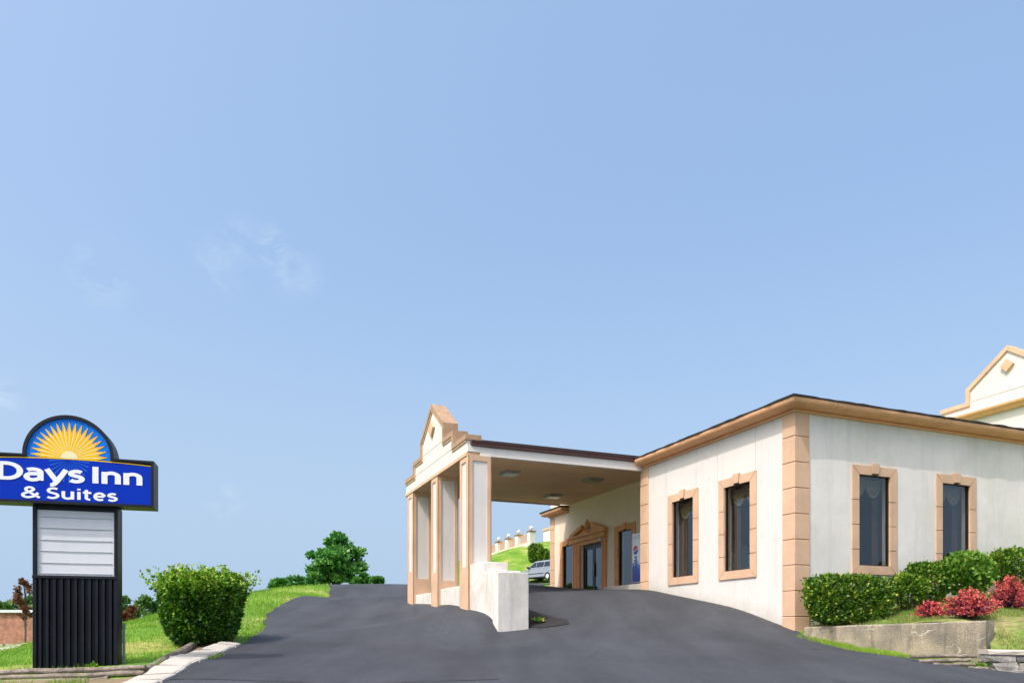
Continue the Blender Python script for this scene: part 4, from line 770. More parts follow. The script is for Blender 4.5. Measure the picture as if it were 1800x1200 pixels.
G2 = 'timbers at the foot of the planter wall'
log(at(1600, 1153, 14.25), at(1716, 1152.5, 14.05), .036, 'weathered log topmost of the stack under the concrete planter wall', G2, seed=6)
log(at(1615, 1160.5, 14.1), at(1706, 1159.5, 13.92), .036, 'weathered log second from top under the concrete planter wall', G2, seed=7)
log(at(1640, 1168, 13.95), at(1713, 1166.5, 13.8), .036, 'weathered log third from top under the concrete planter wall', G2, seed=8)
log(at(1702, 1174, 13.7), at(1737, 1173.5, 13.66), .034, 'short log end lowest of the stack beside the stone wall', G2, seed=9)
log(at(1720, 1160, 13.95), at(1738, 1161, 13.9), .034, 'stub of dark rotten log between the stacked logs and the stone wall', G2, seed=10)
# kerb slabs along the left edge of the drive
kb = thing('concrete_kerb', 'cracked pale concrete kerb slabs curving along the drive below the urn shaped bush', 'kerb', (-5.6, 13.8, -.5))
edge = [Vector(xy(at(*q))) for q in [(225, 1212, 10.4), (292, 1198.5, 11.35), (350, 1166, 13.8), (400, 1143, 16.0), (424, 1134, 16.9)]]
cum = [0]
for a, b in zip(edge, edge[1:]): cum.append(cum[-1]+(b-a).length)
def along(s):
    for i in range(len(edge)-1):
        if s <= cum[i+1] or i == len(edge)-2:
            t = (s-cum[i])/(cum[i+1]-cum[i]); d = (edge[i+1]-edge[i]).normalized(); return edge[i].lerp(edge[i+1], t), d
s = 0; i = 0
while s < cum[-1]-.3:
    L_ = random.uniform(.75, 1.15); e_ = min(s+L_, cum[-1]); vs = []; wdt = random.uniform(.42, .55); tilt = random.uniform(-.02, .03)
    for q in np.linspace(s+.04, e_-.04, 4):
        p, d = along(q); nn = Vector((-d.y, d.x))
        for off, lift in ((-.02, -.12), (.0, .075+tilt), (.04, .10+tilt), (wdt, .12-tilt), (wdt+.02, -.12)): c = p+nn*(off+random.uniform(-.012, .012)); vs.append((c.x+5.6, c.y-13.8, h(c.x, c.y)+lift+random.uniform(-.006, .006)+.5))
    link('kerb_slab', MB().add(vs, [(a*5+k, (a+1)*5+k, (a+1)*5+(k+1) % 5, a*5+(k+1) % 5) for a in range(3) for k in range(5)]+[tuple(range(5)), tuple(range(15, 20))]).mesh('kerb_slab', M.kerb), kb); s = e_; i += 1
strip = [xy(at(*q)) for q in [(-80, 1199, 12.15), (215, 1193, 12.2), (262, 1187, 12.4), (345, 1136, 16.9), (370, 1128, 17.7), (418, 1127, 17.8), (415, 1137, 16.7), (345, 1168, 13.7), (290, 1198.5, 11.35), (215, 1203, 11.1), (-80, 1206, 11.0)]]
sheet_ = sheet('gravel_strip', strip, H, M.soil, np.arange(-9.6, -5, .12), np.arange(10.6, 18.4, .12), .02); tag(sheet_, kind='structure')
pit = [xy(p) for p in (loc(-5.13, 4.3), loc(-4.75, 4.02), loc(-4.15, 3.75), loc(-4.0, 4.2), loc(-4.35, 5.0), loc(-4.8, 5.8), loc(-5.15, 6.1))]
tag(sheet('mulch_patch', pit, H, M.mulch, np.arange(-1.5, 3, .12), np.arange(19, 24, .12), .05), kind='structure')

# ------------------------------------------------------------------ vegetation
def leaves(C, Nn, size, asp, tint, name, mat, parent, fold=.25):
    """C (n,3) leaf bases, Nn (n,3) directions the leaves point; rhombic leaves, two triangles bent at the midrib -> quads"""
    n = len(C); d = Nn/np.linalg.norm(Nn, axis=1, keepdims=True); q = rng.normal(size=(n, 3)); b = np.cross(d, q); b /= np.linalg.norm(b, axis=1, keepdims=True)+1e-9; c = np.cross(d, b)
    s = size[:, None]; mid = C+d*s*.45+c*s*fold*asp
    Vv = np.empty((n, 4, 3)); Vv[:, 0] = C; Vv[:, 1] = mid+b*s*asp; Vv[:, 2] = C+d*s; Vv[:, 3] = mid-b*s*asp
    return fast(name, Vv.reshape(-1, 3), np.arange(4*n).reshape(n, 4), mat, np.clip(tint, 0, 1), parent)
def unit(n):
    d = rng.normal(size=(n, 3)); return d/np.linalg.norm(d, axis=1, keepdims=True)
def noise3(p, k, seed):
    r_ = np.random.default_rng(seed); o = np.zeros(len(p))
    for i in range(6): f = r_.normal(size=3)*k*(1+i*.5); o += np.sin(p@f+r_.uniform(0, 6.28))/(1+i*.4)
    return o/3
def stems(parent, n, r, hgt, spread, rad, mat=None):
    mb = MB()
    for i in range(n):
        a = random.uniform(0, 6.28); q = random.random()**.5*r; p0 = Vector((q*math.cos(a), q*math.sin(a), -.15)); p1 = Vector((p0.x*spread+random.uniform(-.05, .05), p0.y*spread+random.uniform(-.05, .05), hgt*random.uniform(.7, 1)))
        mb.tube([p0, p0.lerp(p1, .5)+Vector((random.uniform(-.05, .05), random.uniform(-.05, .05), 0)), p1], [rad, rad*.8, rad*.45], 6)
    link('stem', mb.mesh('stem', mat or M.bark), parent)
def boxbush(name, label, cat, pos, rz, sx, sy, z0, z1, n, size, mat, seed, power=4., asp=.32, group=None, tmid=.43, gap=0., shoots=0, nstem=6):
    """clipped bush: leaves through the outer shell of a rounded box"""
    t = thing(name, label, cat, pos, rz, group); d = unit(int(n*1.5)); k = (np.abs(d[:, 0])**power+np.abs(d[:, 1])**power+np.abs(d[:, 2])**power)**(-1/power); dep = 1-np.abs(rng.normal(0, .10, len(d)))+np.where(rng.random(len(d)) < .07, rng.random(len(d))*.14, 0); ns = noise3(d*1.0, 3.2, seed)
    p = d*k[:, None]*(dep+.07*ns)[:, None]; hz = (z1-z0)/2; C = p*np.array([sx, sy, hz])+np.array([0, 0, (z0+z1)/2])
    taper = 1-(.10+.6*gap)*np.clip((.5-(C[:, 2]-z0)/(z1-z0))/.5, 0, 1)**1.3; C[:, :2] *= taper[:, None]
    keep = rng.random(len(d)) > gap*np.clip(1.0-(C[:, 2]-z0)/(.55*(z1-z0)), 0, 1)
    keep &= (noise3(C, 5., seed+5) > -1.0); C = C[keep][:n]; p = p[keep][:n]; dep = dep[keep][:n]
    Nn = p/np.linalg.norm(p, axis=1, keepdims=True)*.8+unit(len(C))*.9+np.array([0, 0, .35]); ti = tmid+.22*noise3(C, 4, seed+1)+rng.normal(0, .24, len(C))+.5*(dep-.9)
    leaves(C, Nn, size*rng.uniform(.6, 1.25, len(C)), asp, ti, 'foliage', mat, t); stems(t, nstem, min(sx, sy)*.6, (z1-z0)*.7, 1.6, .022)
    return t
# hedges along the front wall; x along the wall, origin at the soil
def hedge(u0, u1, vt, vb, yl, dep, n, size, seed, label, name='clipped_hedge', mat=None, **k):
    # extents surveyed on the plane y=yl of the building frame
    def on(u, v):
        dx, dy = (u-900)/1316, 1.0; a = BX.x*dy-BX.y*dx; Y = None
        # solve O + x*B + yl*A = t*(dx,1)
        A2 = np.array([[BX.x, -dx], [BX.y, -1.0]]); rhs = -np.array([O.x+AX.x*yl, O.y+AX.y*yl]); x_, t_ = np.linalg.solve(A2, rhs); return x_, (1110-v)/1316*t_
    xa, zt = on(u0, vt); xb, zb = on(u1, vb); xm = (xa+xb)/2; p = loc(xm, yl); zs = hb(p.x, p.y); zb = min(zb, zs+.3)
    return boxbush(name, label, 'hedge' if 'hedge' in name else 'shrub', (p.x, p.y, zs), TH, (xb-xa)/2, dep, max(.02, zb-zs), on((u0+u1)/2, vt)[1]-zs, n, size, mat or M.lf_hedge, seed, group='shrubs along the front wall', **k)
hedge(1431, 1550, 1014, 1094, -.75, .42, 15000, .085, 3, 'square clipped dark green hedge nearest the tan corner blocks', power=6, gap=.15)
hedge(1572, 1618, 1012, 1086, -.85, .32, 2800, .09, 4, 'small clipped hedge on bare stems just right of the square hedge', power=3.2, gap=.98)
hedge(1600, 1664, 992, 1066, -.72, .34, 3800, .09, 5, 'rounded clipped hedge under the gap between the two front windows', power=3.5, gap=.95)
hedge(1744, 1850, 967, 1040, -.75, .42, 8000, .09, 6, 'loose green hedge at the right edge of the photo, highest on the slope', power=3, gap=.4)
hedge(1662, 1738, 975, 1050, -.9, .36, 2300, .145, 7, 'bright green bush with large vine-like leaves in front of the second front window', 'broadleaf_bush', M.lf_big, power=2.4, gap=.8, asp=.42, tmid=.45)
def barberry(u, v, Y, rad, hgt, n, seed, label):
    p = at(u, v, Y); z = hb(p.x, p.y); t = thing('barberry_bush', label, 'shrub', (p.x, p.y, z), 0, 'red barberry shrubs behind the planter wall'); Cs, Ns, Ts = [], [], []
    for i in range(n):
        a = rng.uniform(0, 6.28); e = rng.uniform(.12, 1.5); ln = hgt*rng.uniform(.65, 1.3)*(1/(math.sin(e)+.35))**.4; m = 34; s = np.linspace(.12, 1, m); dr = np.array([math.cos(a)*math.cos(e)*rad/hgt*1.15, math.sin(a)*math.cos(e)*rad/hgt*1.15, math.sin(e)*.95])
        pth = dr[None]*(s[:, None]*ln)+np.array([0, 0, -.06])*(s[:, None]**2)+np.array([0, 0, .06])+rng.normal(0, .008, (m, 3)); Cs.append(pth); Ns.append(dr[None]*.6+unit(m)*.9); Ts.append(.12+.85*s**2.2*rng.uniform(.35, 1.2)+rng.normal(0, .1, m))
    C = np.concatenate(Cs); leaves(C, np.concatenate(Ns), rng.uniform(.03, .055, len(C)), .36, np.concatenate(Ts), 'foliage', M.lf_red, t); stems(t, 6, .1, hgt*.6, 2.0, .012)
barberry(1636, 1088, 16.1, .20, .36, 150, 1, 'smallest dark red barberry shrub, behind the middle of the planter wall')
barberry(1702, 1088, 15.6, .37, .60, 380, 2, 'widest bright red barberry shrub, directly behind the end of the planter wall')
barberry(1775, 1068, 17.2, .31, .76, 280, 3, 'red barberry shrub standing higher on the lawn right of the planter wall end')
barberry(1815, 1030, 19.0, .32, .75, 220, 4, 'red barberry shrub cut by the right edge of the photo')
# urn shaped bush by the kerb
p = at(356, 1130, 17.3); t = thing('urn_shaped_bush', 'dense green bush pruned like an urn with bright shoots on top, above the kerb slabs', 'bush', (p.x, p.y, h(p.x, p.y)))
n = 24000; a = rng.uniform(0, 2*PI, n); z = rng.random(n)**.85*1.5; prof = np.interp(z, [0, .2, .55, .95, 1.25, 1.5, 1.75], [.60, .78, .90, .95, .97, .82, .40]); rad = prof*(1-np.abs(rng.normal(0, .16, n)))*(1+.07*noise3(np.c_[np.cos(a), np.sin(a), z], 2.4, 8)); rad = np.where(rng.random(n) < .25, prof*np.sqrt(rng.random(n)), rad)
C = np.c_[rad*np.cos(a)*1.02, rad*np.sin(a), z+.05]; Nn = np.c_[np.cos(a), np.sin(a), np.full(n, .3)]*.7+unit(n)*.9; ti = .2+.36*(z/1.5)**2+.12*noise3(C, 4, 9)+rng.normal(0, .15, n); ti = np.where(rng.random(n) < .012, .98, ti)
Cs, Ns, Ts = [C], [Nn], [ti]
for i in range(260):
    aa = rng.uniform(0, 2*PI); rr_ = .95*math.sqrt(rng.random()); b0 = np.array([rr_*math.cos(aa)*.98, rr_*math.sin(aa), 1.28-.34*rr_**2]); ln = rng.uniform(.25, .62)*(1.15 if rr_ > .7 else 1); dr = np.array([math.cos(aa)*rr_*.75, math.sin(aa)*rr_*.75, .85]); m = 22; s = np.linspace(0, 1, m)
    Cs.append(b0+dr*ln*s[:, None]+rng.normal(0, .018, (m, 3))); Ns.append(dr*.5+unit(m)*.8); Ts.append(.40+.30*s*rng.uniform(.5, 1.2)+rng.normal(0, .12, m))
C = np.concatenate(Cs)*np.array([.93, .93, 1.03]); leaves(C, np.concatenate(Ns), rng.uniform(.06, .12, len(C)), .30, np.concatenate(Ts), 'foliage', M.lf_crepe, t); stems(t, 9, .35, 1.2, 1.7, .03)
def tree(name, label, cat, pos, hgt, rad, crown0, n, size, mat, seed, blobs=26, group=None, trunk=.12, flat=1.0, tmid=.4, sq=.8):
    """tapered trunk with limbs and a crown of separate leaf clumps"""
    r_ = np.random.default_rng(seed); t = thing(name, label, cat, pos, 0, group); cz = (hgt+crown0)/2; hz = (hgt-crown0)/2; mb = MB(); mb.tube([(0, 0, -.4), (.03, 0, crown0), (0, .05, cz), (0, 0, cz+hz*.6)], [trunk, trunk*.8, trunk*.5, trunk*.15], 8)
    Cs, Ns, Ts = [], [], []; per = n//blobs
    for i in range(blobs):
        d = r_.normal(size=3); d /= np.linalg.norm(d); q = r_.random()**.4*.86; c = np.array([d[0]*rad*q, d[1]*rad*q, cz+d[2]*hz*q*flat]); br = rad*r_.uniform(.16, .36); mb.tube([(0, 0, max(crown0*.7, c[2]-hz*.6-.2)), tuple(c*np.array([.5, .5, 1])-np.array([0, 0, .25])), tuple(c)], [trunk*.35, trunk*.22, trunk*.08], 5)
        u = r_.normal(size=(per, 3)); u /= np.linalg.norm(u, axis=1, keepdims=True); rr_ = br*(r_.random(per)**.45)*(1+.25*noise3(u, 3, seed+i)); p = c+u*rr_[:, None]*np.array([1.15, 1.15, sq])
        Cs.append(p); Ns.append(u*.5+r_.normal(size=(per, 3))*.7+np.array([0, 0, .1])); Ts.append(np.full(per, tmid+r_.normal(0, .14))+r_.normal(0, .14, per)+.1*u[:, 2])
    link('trunk', mb.mesh('trunk', M.bark), t); C = np.concatenate(Cs); leaves(C, np.concatenate(Ns), size*r_.uniform(.6, 1.3, len(C)), .34, np.concatenate(Ts), 'crown', mat, t)
    return t
def tb_(name, label, u, vb, vt, Y, rad_px, n, mat, seed, **k):
    p = at(u, vb, Y); z = min(p.z, h(p.x, p.y)); top = (1110-vt)/1316*Y; hgt = top-z; sz = k.pop('size', Y*.0052)
    return tree(name, label, k.pop('cat', 'tree'), (p.x, p.y, z-.05), hgt, rad_px/1316*Y, k.pop('c0', .18)*hgt, n, sz, mat, seed, **k)
tb_('round_tree', 'lone feathery dark green tree on the crest behind the left drive', 588, 1030, 927, 52, 52, 13000, M.lf_tree, 21, blobs=60, c0=.1, tmid=.62, size=.27, sq=.42)
GC = 'low bushes along the crest of the left drive'
for u, vt, rp, Y, sd2, lb in ((490, 1014, 17, 46, 31, 'low green bush at the left end of the row on the crest'), (522, 1003, 20, 48, 32, 'green bush second from left on the crest, rising towards the lone tree'), (548, 990, 20, 50, 33, 'tall green bush pressed against the left side of the lone tree'), (640, 1005, 24, 50, 34, 'green bush at the right foot of the lone tree'), (663, 1012, 14, 49, 35, 'small green bush at the right end of the row on the crest')):
    tb_('crest_bush', lb, u, 1040, vt, Y, rp, 3600, M.lf_tree, sd2, cat='bush', blobs=12, c0=.02, group=GC, trunk=.05, tmid=.5, flat=.9)
GT = 'trees in the distance on the left'
for u, vb, vt, Y, rp, sd2, mt, lb in ((-25, 1090, 1030, 95, 30, 41, M.lf_far, 'distant green tree behind the brick building at the left edge of the photo'), (18, 1092, 1040, 90, 24, 42, M.lf_far, 'distant bright green tree behind the middle of the brick building'), (52, 1092, 1043, 92, 26, 43, M.lf_far, 'distant green tree behind the brick building next to the sign skirt'),
        (214, 1105, 1042, 110, 18, 44, M.lf_far, 'distant dark green tree just right of the sign skirt, above the shed'), (236, 1105, 1056, 100, 17, 45, M.lf_far, 'distant tree between the shed tree and the urn shaped bush'), (262, 1100, 1040, 85, 22, 46, M.lf_far, 'pale green tree half hidden behind the left side of the urn shaped bush'), (445, 1062, 1030, 90, 13, 47, M.lf_tree, 'small dark tree beyond the lawn just right of the urn shaped bush')):
    tb_('distant_tree', lb, u, vb, vt, Y, rp, 4200, mt, sd2, blobs=16, c0=.1, group=GT, tmid=.45)
tb_('rusty_tree', 'sparse tree with reddish leaves in front of the brick building, left of the sign', 44, 1138, 1012, 36, 17, 1100, M.lf_rust, 51, blobs=16, c0=.35, trunk=.05, size=.14)
tb_('rusty_tree', 'small reddish tree in the distance between the shed and the urn shaped bush', 226, 1100, 1060, 70, 13, 1500, M.lf_rust, 52, blobs=10, c0=.2, trunk=.08)
for u, vb, vt, Y, rp, sd2, lb in ((942, 988, 957, 76, 12, 61, 'tallest clipped dark hedge on the grassy hill, below the lamp pillars'), (955, 990, 966, 75, 8.5, 62, 'second clipped hedge from the left on the grassy hill'), (966, 992, 970, 74, 7.5, 63, 'third clipped hedge on the grassy hill, next to the building corner'), (975, 993, 974, 73, 7, 64, 'lowest clipped hedge on the grassy hill, mostly behind the building corner')):
    p = at(u, vb, Y); hg = (vb-vt)/1316*Y; boxbush('hill_hedge', lb, 'hedge', (p.x, p.y, min(p.z, h(p.x, p.y)+.1)), 0, rp/1316*Y, rp/1316*Y, 0, hg, 3200, .2, M.lf_hedge, sd2, power=4, group='clipped hedges on the hill', tmid=.4)
# trees over the road behind the camera, mirrored in the glass
for x, y, hg, sd2, lb in ((14, -34, 9, 71, 'broad green tree across the road, left of its neighbour'), (23, -30, 8, 72, 'broad green tree across the road, right of its neighbour')):
    tree('roadside_tree', lb, 'tree', (x, y, h(x, y)), hg, 4, 2.0, 4000, .4, M.lf_tree, sd2, blobs=20, group='trees across the road')
# grass
def grass(name, poly, zf, n, hgt, mat, tmid, excl=None, density=None, lift=0.):
    P = np.array(poly); x = rng.uniform(P[:, 0].min(), P[:, 0].max(), n*4); y = rng.uniform(P[:, 1].min(), P[:, 1].max(), n*4); k = inpoly(x, y, poly)
    if excl is not None:
        for e in excl: k &= ~inpoly(x, y, e)
    if density is not None: k &= rng.random(len(x)) < density(x, y)
    x = x[k][:n]; y = y[k][:n]; n = len(x); z = zf(x, y)+lift; a = rng.uniform(0, 6.28, n); w_ = rng.uniform(.004, .009, n)*np.clip(y/14, 1, 2.2); L_ = hgt*rng.uniform(.45, 1.3, n)*np.clip(y/18, .9, 1.5)*(1+.35*noise3(np.c_[x, y, x*0], 1.6, 3)); le = rng.normal(0, .45, (n, 2))
    V0 = np.c_[x-np.cos(a)*w_, y-np.sin(a)*w_, z-.02]; V1 = np.c_[x+np.cos(a)*w_, y+np.sin(a)*w_, z-.02]; V2 = np.c_[x+le[:, 0]*L_, y+le[:, 1]*L_, z+L_]
    Vv = np.stack([V0, V1, V2], 1).reshape(-1, 3); ti = tmid+.28*noise3(np.c_[x, y, x*0], .9, 5)+rng.normal(0, .16, n); o = fast(name, Vv, np.arange(3*n).reshape(n, 3), mat, np.clip(ti, 0, 1)); return tag(o, None, None, None, 'stuff')
roadx = [ROAD, strip]
lp = [(-22, 12.6), (-7.6, 12.75), (-6.2, 14.3), (-6.5, 17.5), (-6.0, 19), (-6.6, 26), (-8, 31), (-7.5, 36), (-8.5, 42), (-26, 42), (-30, 22)]
o = grass('lawn_grass', lp, H, 100000, .075, M.lf_grass, .42, roadx, lambda x, y: np.clip(15/y, .25, 1)**1.3); tag(o, 'bright mown grass sloping up behind the sign and the urn shaped bush', 'grass')
o = grass('bed_grass', [xy(loc(.35, -.15)), (7.15, 17.75), (9.25, 14.85), (9.35, 14.6), (9.0, 14.0), (13.4, 13.3), (16, 14), (17, 20), xy(loc(10, -.15))], HB, 42000, .08, M.lf_dry, .42, None, lambda x, y: 1.*(noise3(np.c_[x, y, x*0], 1.4, 12) > -.15)); tag(o, 'patchy dry grass around the red shrubs behind the planter wall', 'grass')
vp = [xy(at(*q)) for q in [(1398, 1114, 17.6), (1470, 1125, 16.9), (1610, 1147, 15.1), (1740, 1150, 14.2), (1700, 1165, 13.9), (1620, 1161, 14.5), (1500, 1146, 15.8), (1400, 1118, 17.3)]]
o = grass('verge_grass', vp, H, 5200, .09, M.lf_grass, .5, None); tag(o, 'thin strip of bright grass between the drive and the planter wall', 'grass')
kp = [xy(at(*q)) for q in [(0, 1193, 11.9), (250, 1186, 12.2), (345, 1140, 16.5), (395, 1150, 15.2), (345, 1172, 13.4), (250, 1195, 11.6), (0, 1199, 11.5)]]
o = grass('kerb_weeds', kp, H, 2600, .09, M.lf_grass, .45, None, lambda x, y: (noise3(np.c_[x, y, x*0], 2.6, 4) > .18)*1., .05); tag(o, 'tufts of grass and weeds in the gaps of the kerb slabs', 'weeds')
def weed(label, p, r, n, seed):
    t = thing('weed_plant', label, 'plant', p); C = unit(n)*np.array([r, r, r*.6])*rng.random((n, 1))**.5; C[:, 2] = np.abs(C[:, 2]); leaves(C, unit(n)+np.array([0, 0, .6]), rng.uniform(.05, .11, n), .3, .5+rng.normal(0, .2, n), 'foliage', M.lf_crepe, t)
p = loc(-4.75, 4.5); weed('small green weed in the dark mulch beside the end of the stepped wall', (p.x, p.y, h(p.x, p.y)+.05), .2, 130, 1)
p = at(160, 1171, 12.75); weed('small leafy weed sprouting at the foot of the sign skirt', (p.x, p.y, h(p.x, p.y)), .13, 80, 2)

def debris(name, segs, n, label):
    Vv, Ff = [], []
    for i in range(n):
        a, b, wd = random.choice(segs); t_ = random.random(); p = Vector(a).lerp(Vector(b), t_); d = (Vector(b)-Vector(a)).normalized(); nn = Vector((-d.y, d.x, 0)); p = p+nn*abs(random.gauss(0, wd)); z = h(p.x, p.y)+.03; r_ = random.uniform(.008, .03)
        k = len(Vv); vs = [p+Vector((random.uniform(-1, 1)*r_, random.uniform(-1, 1)*r_, 0)) for _ in range(3)]; Vv += [(v.x, v.y, z-.01) for v in vs]+[(p.x, p.y, z+r_*random.uniform(.4, .9))]; Ff += [(k, k+1, k+3), (k+1, k+2, k+3), (k+2, k, k+3), (k, k+2, k+1)]
    o = fast(name, np.array(Vv), np.array(Ff), M.soil); return tag(o, label, 'gravel', None, 'stuff')
debris('loose_gravel', [(loc(-6.0, 6.6), loc(-6.03, 4.25), .16), (loc(-5.95, 9.7), loc(-5.95, 7.5), .1), (loc(-5.95, 12.9), loc(-5.95, 10.6), .1)], 700, 'loose gravel and grit along the foot of the off-white stepped wall')
debris('loose_gravel', [(loc(-.02, .0), loc(-.02, 6.8), .07)], 420, 'loose grit where the drive meets the cream wall with two windows')
p_ = [(-6.1, 5.6, .09), (-6.12, 4.75, .12), (-6.1, 8.6, .08), (-6.1, 11.6, .07)]
# ------------------------------------------------------------------ background: hill, van, upper building, brick building
PB = [at(934, 958, 80), at(912, 965, 82.9), at(894, 970, 86), at(877, 975, 88.9), at(859, 981, 92)]
zb_ = [9.2, 9.15, 9.15, 9.12, 9.0]
for i, (p, lb) in enumerate(zip(PB, ('white lamp pillar with a globe nearest the building, highest on the hill', 'second white lamp pillar with a globe from the building corner', 'third white lamp pillar with a globe from the building corner', 'fourth white lamp pillar with a globe, next to the canopy column', 'last lamp pillar on the hill, hidden behind the canopy column'))):
    t = thing('lamp_pillar', lb, 'lamp pillar', (p.x, p.y, zb_[i]), TH, 'lamp pillars on the hill')
    link('shaft', MB().box(-.33, .33, -.33, .33, -.8, 1.5, .02).mesh('shaft', M.white), t); link('pillar_cap', MB().box(-.42, .42, -.42, .42, 1.5, 1.62, .02).box(-.36, .36, -.36, .36, 1.42, 1.5).mesh('pillar_cap', M.cap), t)
    link('globe', MB().sphere((0, 0, 1.92), .2, 14, 10).mesh('globe', M.lamp, smooth=True), t); link('lamp_neck', MB().tube([(0, 0, 1.6), (0, 0, 1.76)], .07, 8).mesh('lamp_neck', M.bronze), t)
for i, lb in enumerate(('thin pink railing between the two nearest lamp pillars', 'thin pink railing between the second and third lamp pillars', 'thin pink railing between the third and fourth lamp pillars', 'thin pink railing left of the fourth lamp pillar')):
    a, b = PB[i].copy(), PB[i+1].copy(); a.z, b.z = zb_[i], zb_[i+1]; d = b-a; L_ = d.length; t = thing('railing', lb, 'railing', tuple(a), math.atan2(d.y, d.x), 'railings between the lamp pillars')
    link('rail', MB().box(.4, L_-.4, -.03, .03, 1.3, 1.36).box(.4, L_-.4, -.03, .03, .42, .47).mesh('rail', M.orange), t); bars = MB()
    for k_ in np.arange(.5, L_-.4, .13): bars.box(k_-.012, k_+.012, -.012, .012, .47, 1.3)
    link('bars', bars.mesh('bars', M.orange), t); link('base_wall', MB().box(.34, L_-.34, -.12, .12, -.8, .4, .01).mesh('base_wall', M.white), t)
# minivan
pv = at(957, 1019.5, 67); vz = h(pv.x, pv.y); hd = math.atan2(.80, -.62)
van = thing('parked_minivan', 'silver minivan parked on the grassy hill beside the building corner', 'van', (pv.x, pv.y, max(vz, pv.z-.05)), hd)
def side(poly, w0, w1, bm_taper=0): return MB().prism(poly, lambda a, b, d: (a, d, b), w0, w1)
body = [(-2.4, .35), (-2.42, .7), (-2.38, 1.05), (-2.25, 1.12), (1.15, 1.05), (2.1, .88), (2.38, .7), (2.42, .45), (2.3, .3), (1.95, .28), (1.82, .5), (1.55, .63), (1.25, .5), (1.12, .28), (-1.08, .28), (-1.2, .5), (-1.5, .63), (-1.78, .5), (-1.9, .3)]
bd = link('body', side(body, -.95, .95).mesh('body', M.silver), van); bd.modifiers.new('soft', 'BEVEL').width = .06
cabp = [(-2.3, 1.10), (-2.05, 1.66), (-1.8, 1.74), (.1, 1.74), (.45, 1.68), (1.35, 1.06)]
vs = [(a, s_*w_, z) for s_, in ((-1,), (1,)) for (a, z) in cabp for w_ in [(.93 if z < 1.2 else .76)]]; n = len(cabp)
cb = link('cabin', MB().add(vs, [tuple(range(n)), tuple(range(n, 2*n))[::-1]]+[(i, (i+1) % n, n+(i+1) % n, n+i) for i in range(n)]).mesh('cabin', M.silver), van)
def glassq(pp, nm='window'):
    return link(nm, MB().add(pp, [(0, 1, 2, 3), (7, 6, 5, 4), (0, 4, 5, 1), (1, 5, 6, 2), (2, 6, 7, 3), (3, 7, 4, 0)]).mesh(nm, M.carglass), van)
def sidewin(x0, x1, x2, x3, sgn):
    yb, yt = .92, .79; q = [(x0, sgn*(yb+.0), 1.16), (x1, sgn*yb, 1.16), (x2, sgn*yt, 1.62), (x3, sgn*yt, 1.62)]; glassq(q+[(a, b-sgn*.06, c) for a, b, c in q])
for s_ in (-1, 1): sidewin(-2.02, -1.0, -1.0, -1.88, s_); sidewin(-.92, .05, .05, -.92, s_); sidewin(.12, 1.08, .42, .12, s_)
q = [(-2.29, -.72, 1.18), (-2.29, .72, 1.18), (-2.10, .66, 1.6), (-2.10, -.66, 1.6)]; glassq(q+[(a+.06, b, c) for a, b, c in q], 'rear_window'); q = [(1.30, -.8, 1.12), (1.30, .8, 1.12), (.52, .7, 1.65), (.52, -.7, 1.65)]; glassq(q+[(a-.06, b, c-.03) for a, b, c in q], 'windscreen')
for s_ in (-1, 1):
    link('tail_light', MB().box(-2.44, -2.24, s_*.8-.16, s_*.8+.16, .88, 1.2, .03).mesh('tail_light', M.red), van); link('mirror', MB().box(.95, 1.12, s_*1.05-.12, s_*1.05+.12, 1.1, 1.27, .03).mesh('mirror', M.bronze), van); link('headlight', MB().box(2.2, 2.4, s_*.7-.16, s_*.7+.16, .68, .82, .02).mesh('headlight', M.diff), van)
    for x in (1.53, -1.49):
        wl = link('wheel', MB().tube([(x, s_*.93, .32), (x, s_*.73, .32)], .33, 18).mesh('wheel', M.rubber), van); link('rim', MB().tube([(x, s_*.945, .32), (x, s_*.9, .32)], .2, 14).mesh('rim', M.diff), wl)
link('bumper', MB().box(-2.5, -2.3, -.9, .9, .38, .62, .04).mesh('bumper', M.silver), van); link('side_moulding', MB().box(-1.0, 1.1, .95, .965, .58, .64).box(-1.0, 1.1, -.965, -.95, .58, .64).mesh('side_moulding', M.bronze), van)
# pale stair block on the hill behind the building corner
p = at(992, 968, 84); t = thing('hill_stair_block', 'small white stucco block with a brown sloping top on the hill behind the entrance', 'building', (p.x, p.y, 8.0), TH)
link('wall', MB().box(-1.2, 3, 0, 3, -2, 3.6).box(-1.8, -1.2, .4, 2.5, -2, 1.9).mesh('wall', M.white), t); link('coping', MB().box(-1.3, 3, -.1, 3.1, 3.6, 3.85).box(-1.9, -1.2, .3, 2.6, 1.9, 2.05).mesh('coping', M.tan), t)
# upper building with a gable
OU = Vector((.6626*40, 40, 0)); ub = thing('upper_building', 'cream building with a tan trimmed gable and diamond standing higher up behind the long building', 'building', (OU.x, OU.y, 4), TH)
fu = lambda a, b, d: (d, a, b-4)
GU = [(-3.9, 12.0), (-3.9, 12.86), (-2.33, 12.86), (-2.33, 13.6), (0, 15.27), (2.33, 13.6), (2.33, 12.86), (3.87, 12.86), (3.87, 12.0)]; 
gu = link('gable_wall', MB().prism(GU, fu, 0, .5).mesh('gable_wall', M.cream), ub)
link('wall', MB().box(.12, 10, -16, 3.8, -3, 8.0).mesh('wall', M.cream), ub); link('roof', MB().box(.3, 10.2, -16.2, 4.0, 8.0, 8.3).mesh('roof', M.shingle), ub)
o1 = [(-3.95, 12.88)]+inset(GU, -.02)[2:7]+[(3.92, 12.88)]; i1 = [(-3.95, 12.64)]+inset(GU, .2)[2:7]+[(3.92, 12.64)]
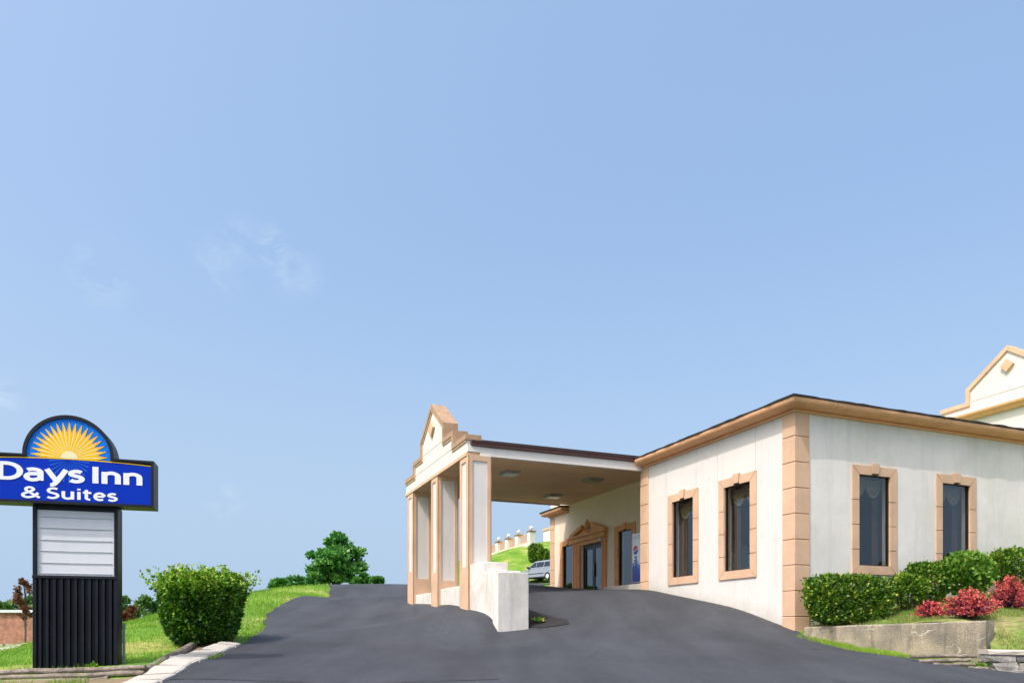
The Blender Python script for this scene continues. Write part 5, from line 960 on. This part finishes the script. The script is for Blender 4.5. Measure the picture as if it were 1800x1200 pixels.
link('coping', MB().ring(o1, i1, fu, -.1, .58, False).mesh('coping', M.tan), gu); link('gable_moulding', MB().prism([(-.0, 11.86), (-.10, 11.9), (-.14, 12.0), (-.32, 12.1), (-.34, 12.2), (.1, 12.2), (.1, 11.86)], lambda a, b, d: (a, d, b-4), -16, 3.9).mesh('gable_moulding', M.orange), gu)
link('diamond_ornament', MB().prism([(0, 13.87), (.36, 14.22), (0, 14.57), (-.36, 14.22)], fu, -.16, .02).mesh('diamond_ornament', M.tan), gu)
link('joint_line', MB().prism([(-2.1, 12.86), (2.1, 12.86), (2.1, 12.885), (-2.1, 12.885)], fu, -.003, .02).mesh('joint_line', M.joint), gu)
# brick building and block wall on the far left
p = at(-30, 1141, 50); bb = thing('brick_building', 'low red brick building with a white roof edge beyond the lawn left of the sign', 'building', (p.x, p.y, h(p.x, p.y)), R(4)); zz = -h(p.x, p.y)
top_ = 37/1316*50+zz
link('wall', MB().box(-16, 4.6, 0, 9, -.5, top_-.12).mesh('wall', M.brick), bb); link('roof_edge', MB().box(-16.2, 4.8, -.2, 9.2, top_-.12, top_+.06, .01).mesh('roof_edge', M.whitep), bb); link('downpipe', MB().tube([(-.08, -.06, -.2), (-.08, -.06, top_-.13)], .045, 8).mesh('downpipe', M.whitep), bb)
p = at(-30, 1143, 44); bw = thing('block_wall', 'low tan block wall in front of the brick building', 'wall', (p.x, p.y, h(p.x, p.y)), R(2)); 
link('wall_body', MB().box(-14, 4.2, 0, .25, -.6, .50).mesh('wall_body', M.kerb), bw)
for x in (-4.5, -2.6, -.7, 1.2, 3.1): link('pier', MB().box(x-.05, x+.05, -.06, -.002, -.6, .53).mesh('pier', M.joint), bw)
pp_ = [xy(at(*q)) for q in [(-200, 1150, 26), (0, 1149.5, 26), (40, 1146, 33), (100, 1145, 40), (100, 1144, 42), (-300, 1144, 42)]]
tag(sheet('side_road', pp_, H, M.kerb, np.arange(-40, -20, .8), np.arange(24, 44, .8), .06), kind='structure')
p = at(222, 1107, 75); sh = thing('shed', 'small dark red shed with a grey roof behind the lawn right of the sign', 'shed', (p.x, p.y, h(p.x, p.y)), R(10)); th_ = 22/1316*75
link('wall', MB().box(-3.2, .6, 0, 3, -1, th_).mesh('wall', M.brick), sh); link('roof', MB().prism([(-.4, th_), (3.4, th_+.25), (3.4, th_+.45), (-.4, th_+.2)], lambda a, b, d: (d, a, b), -3.6, 1.0).mesh('roof', M.grey), sh); link('doorway', MB().box(-.9, .4, -.02, .1, -1, th_-.3).mesh('doorway', M.bronze), sh)
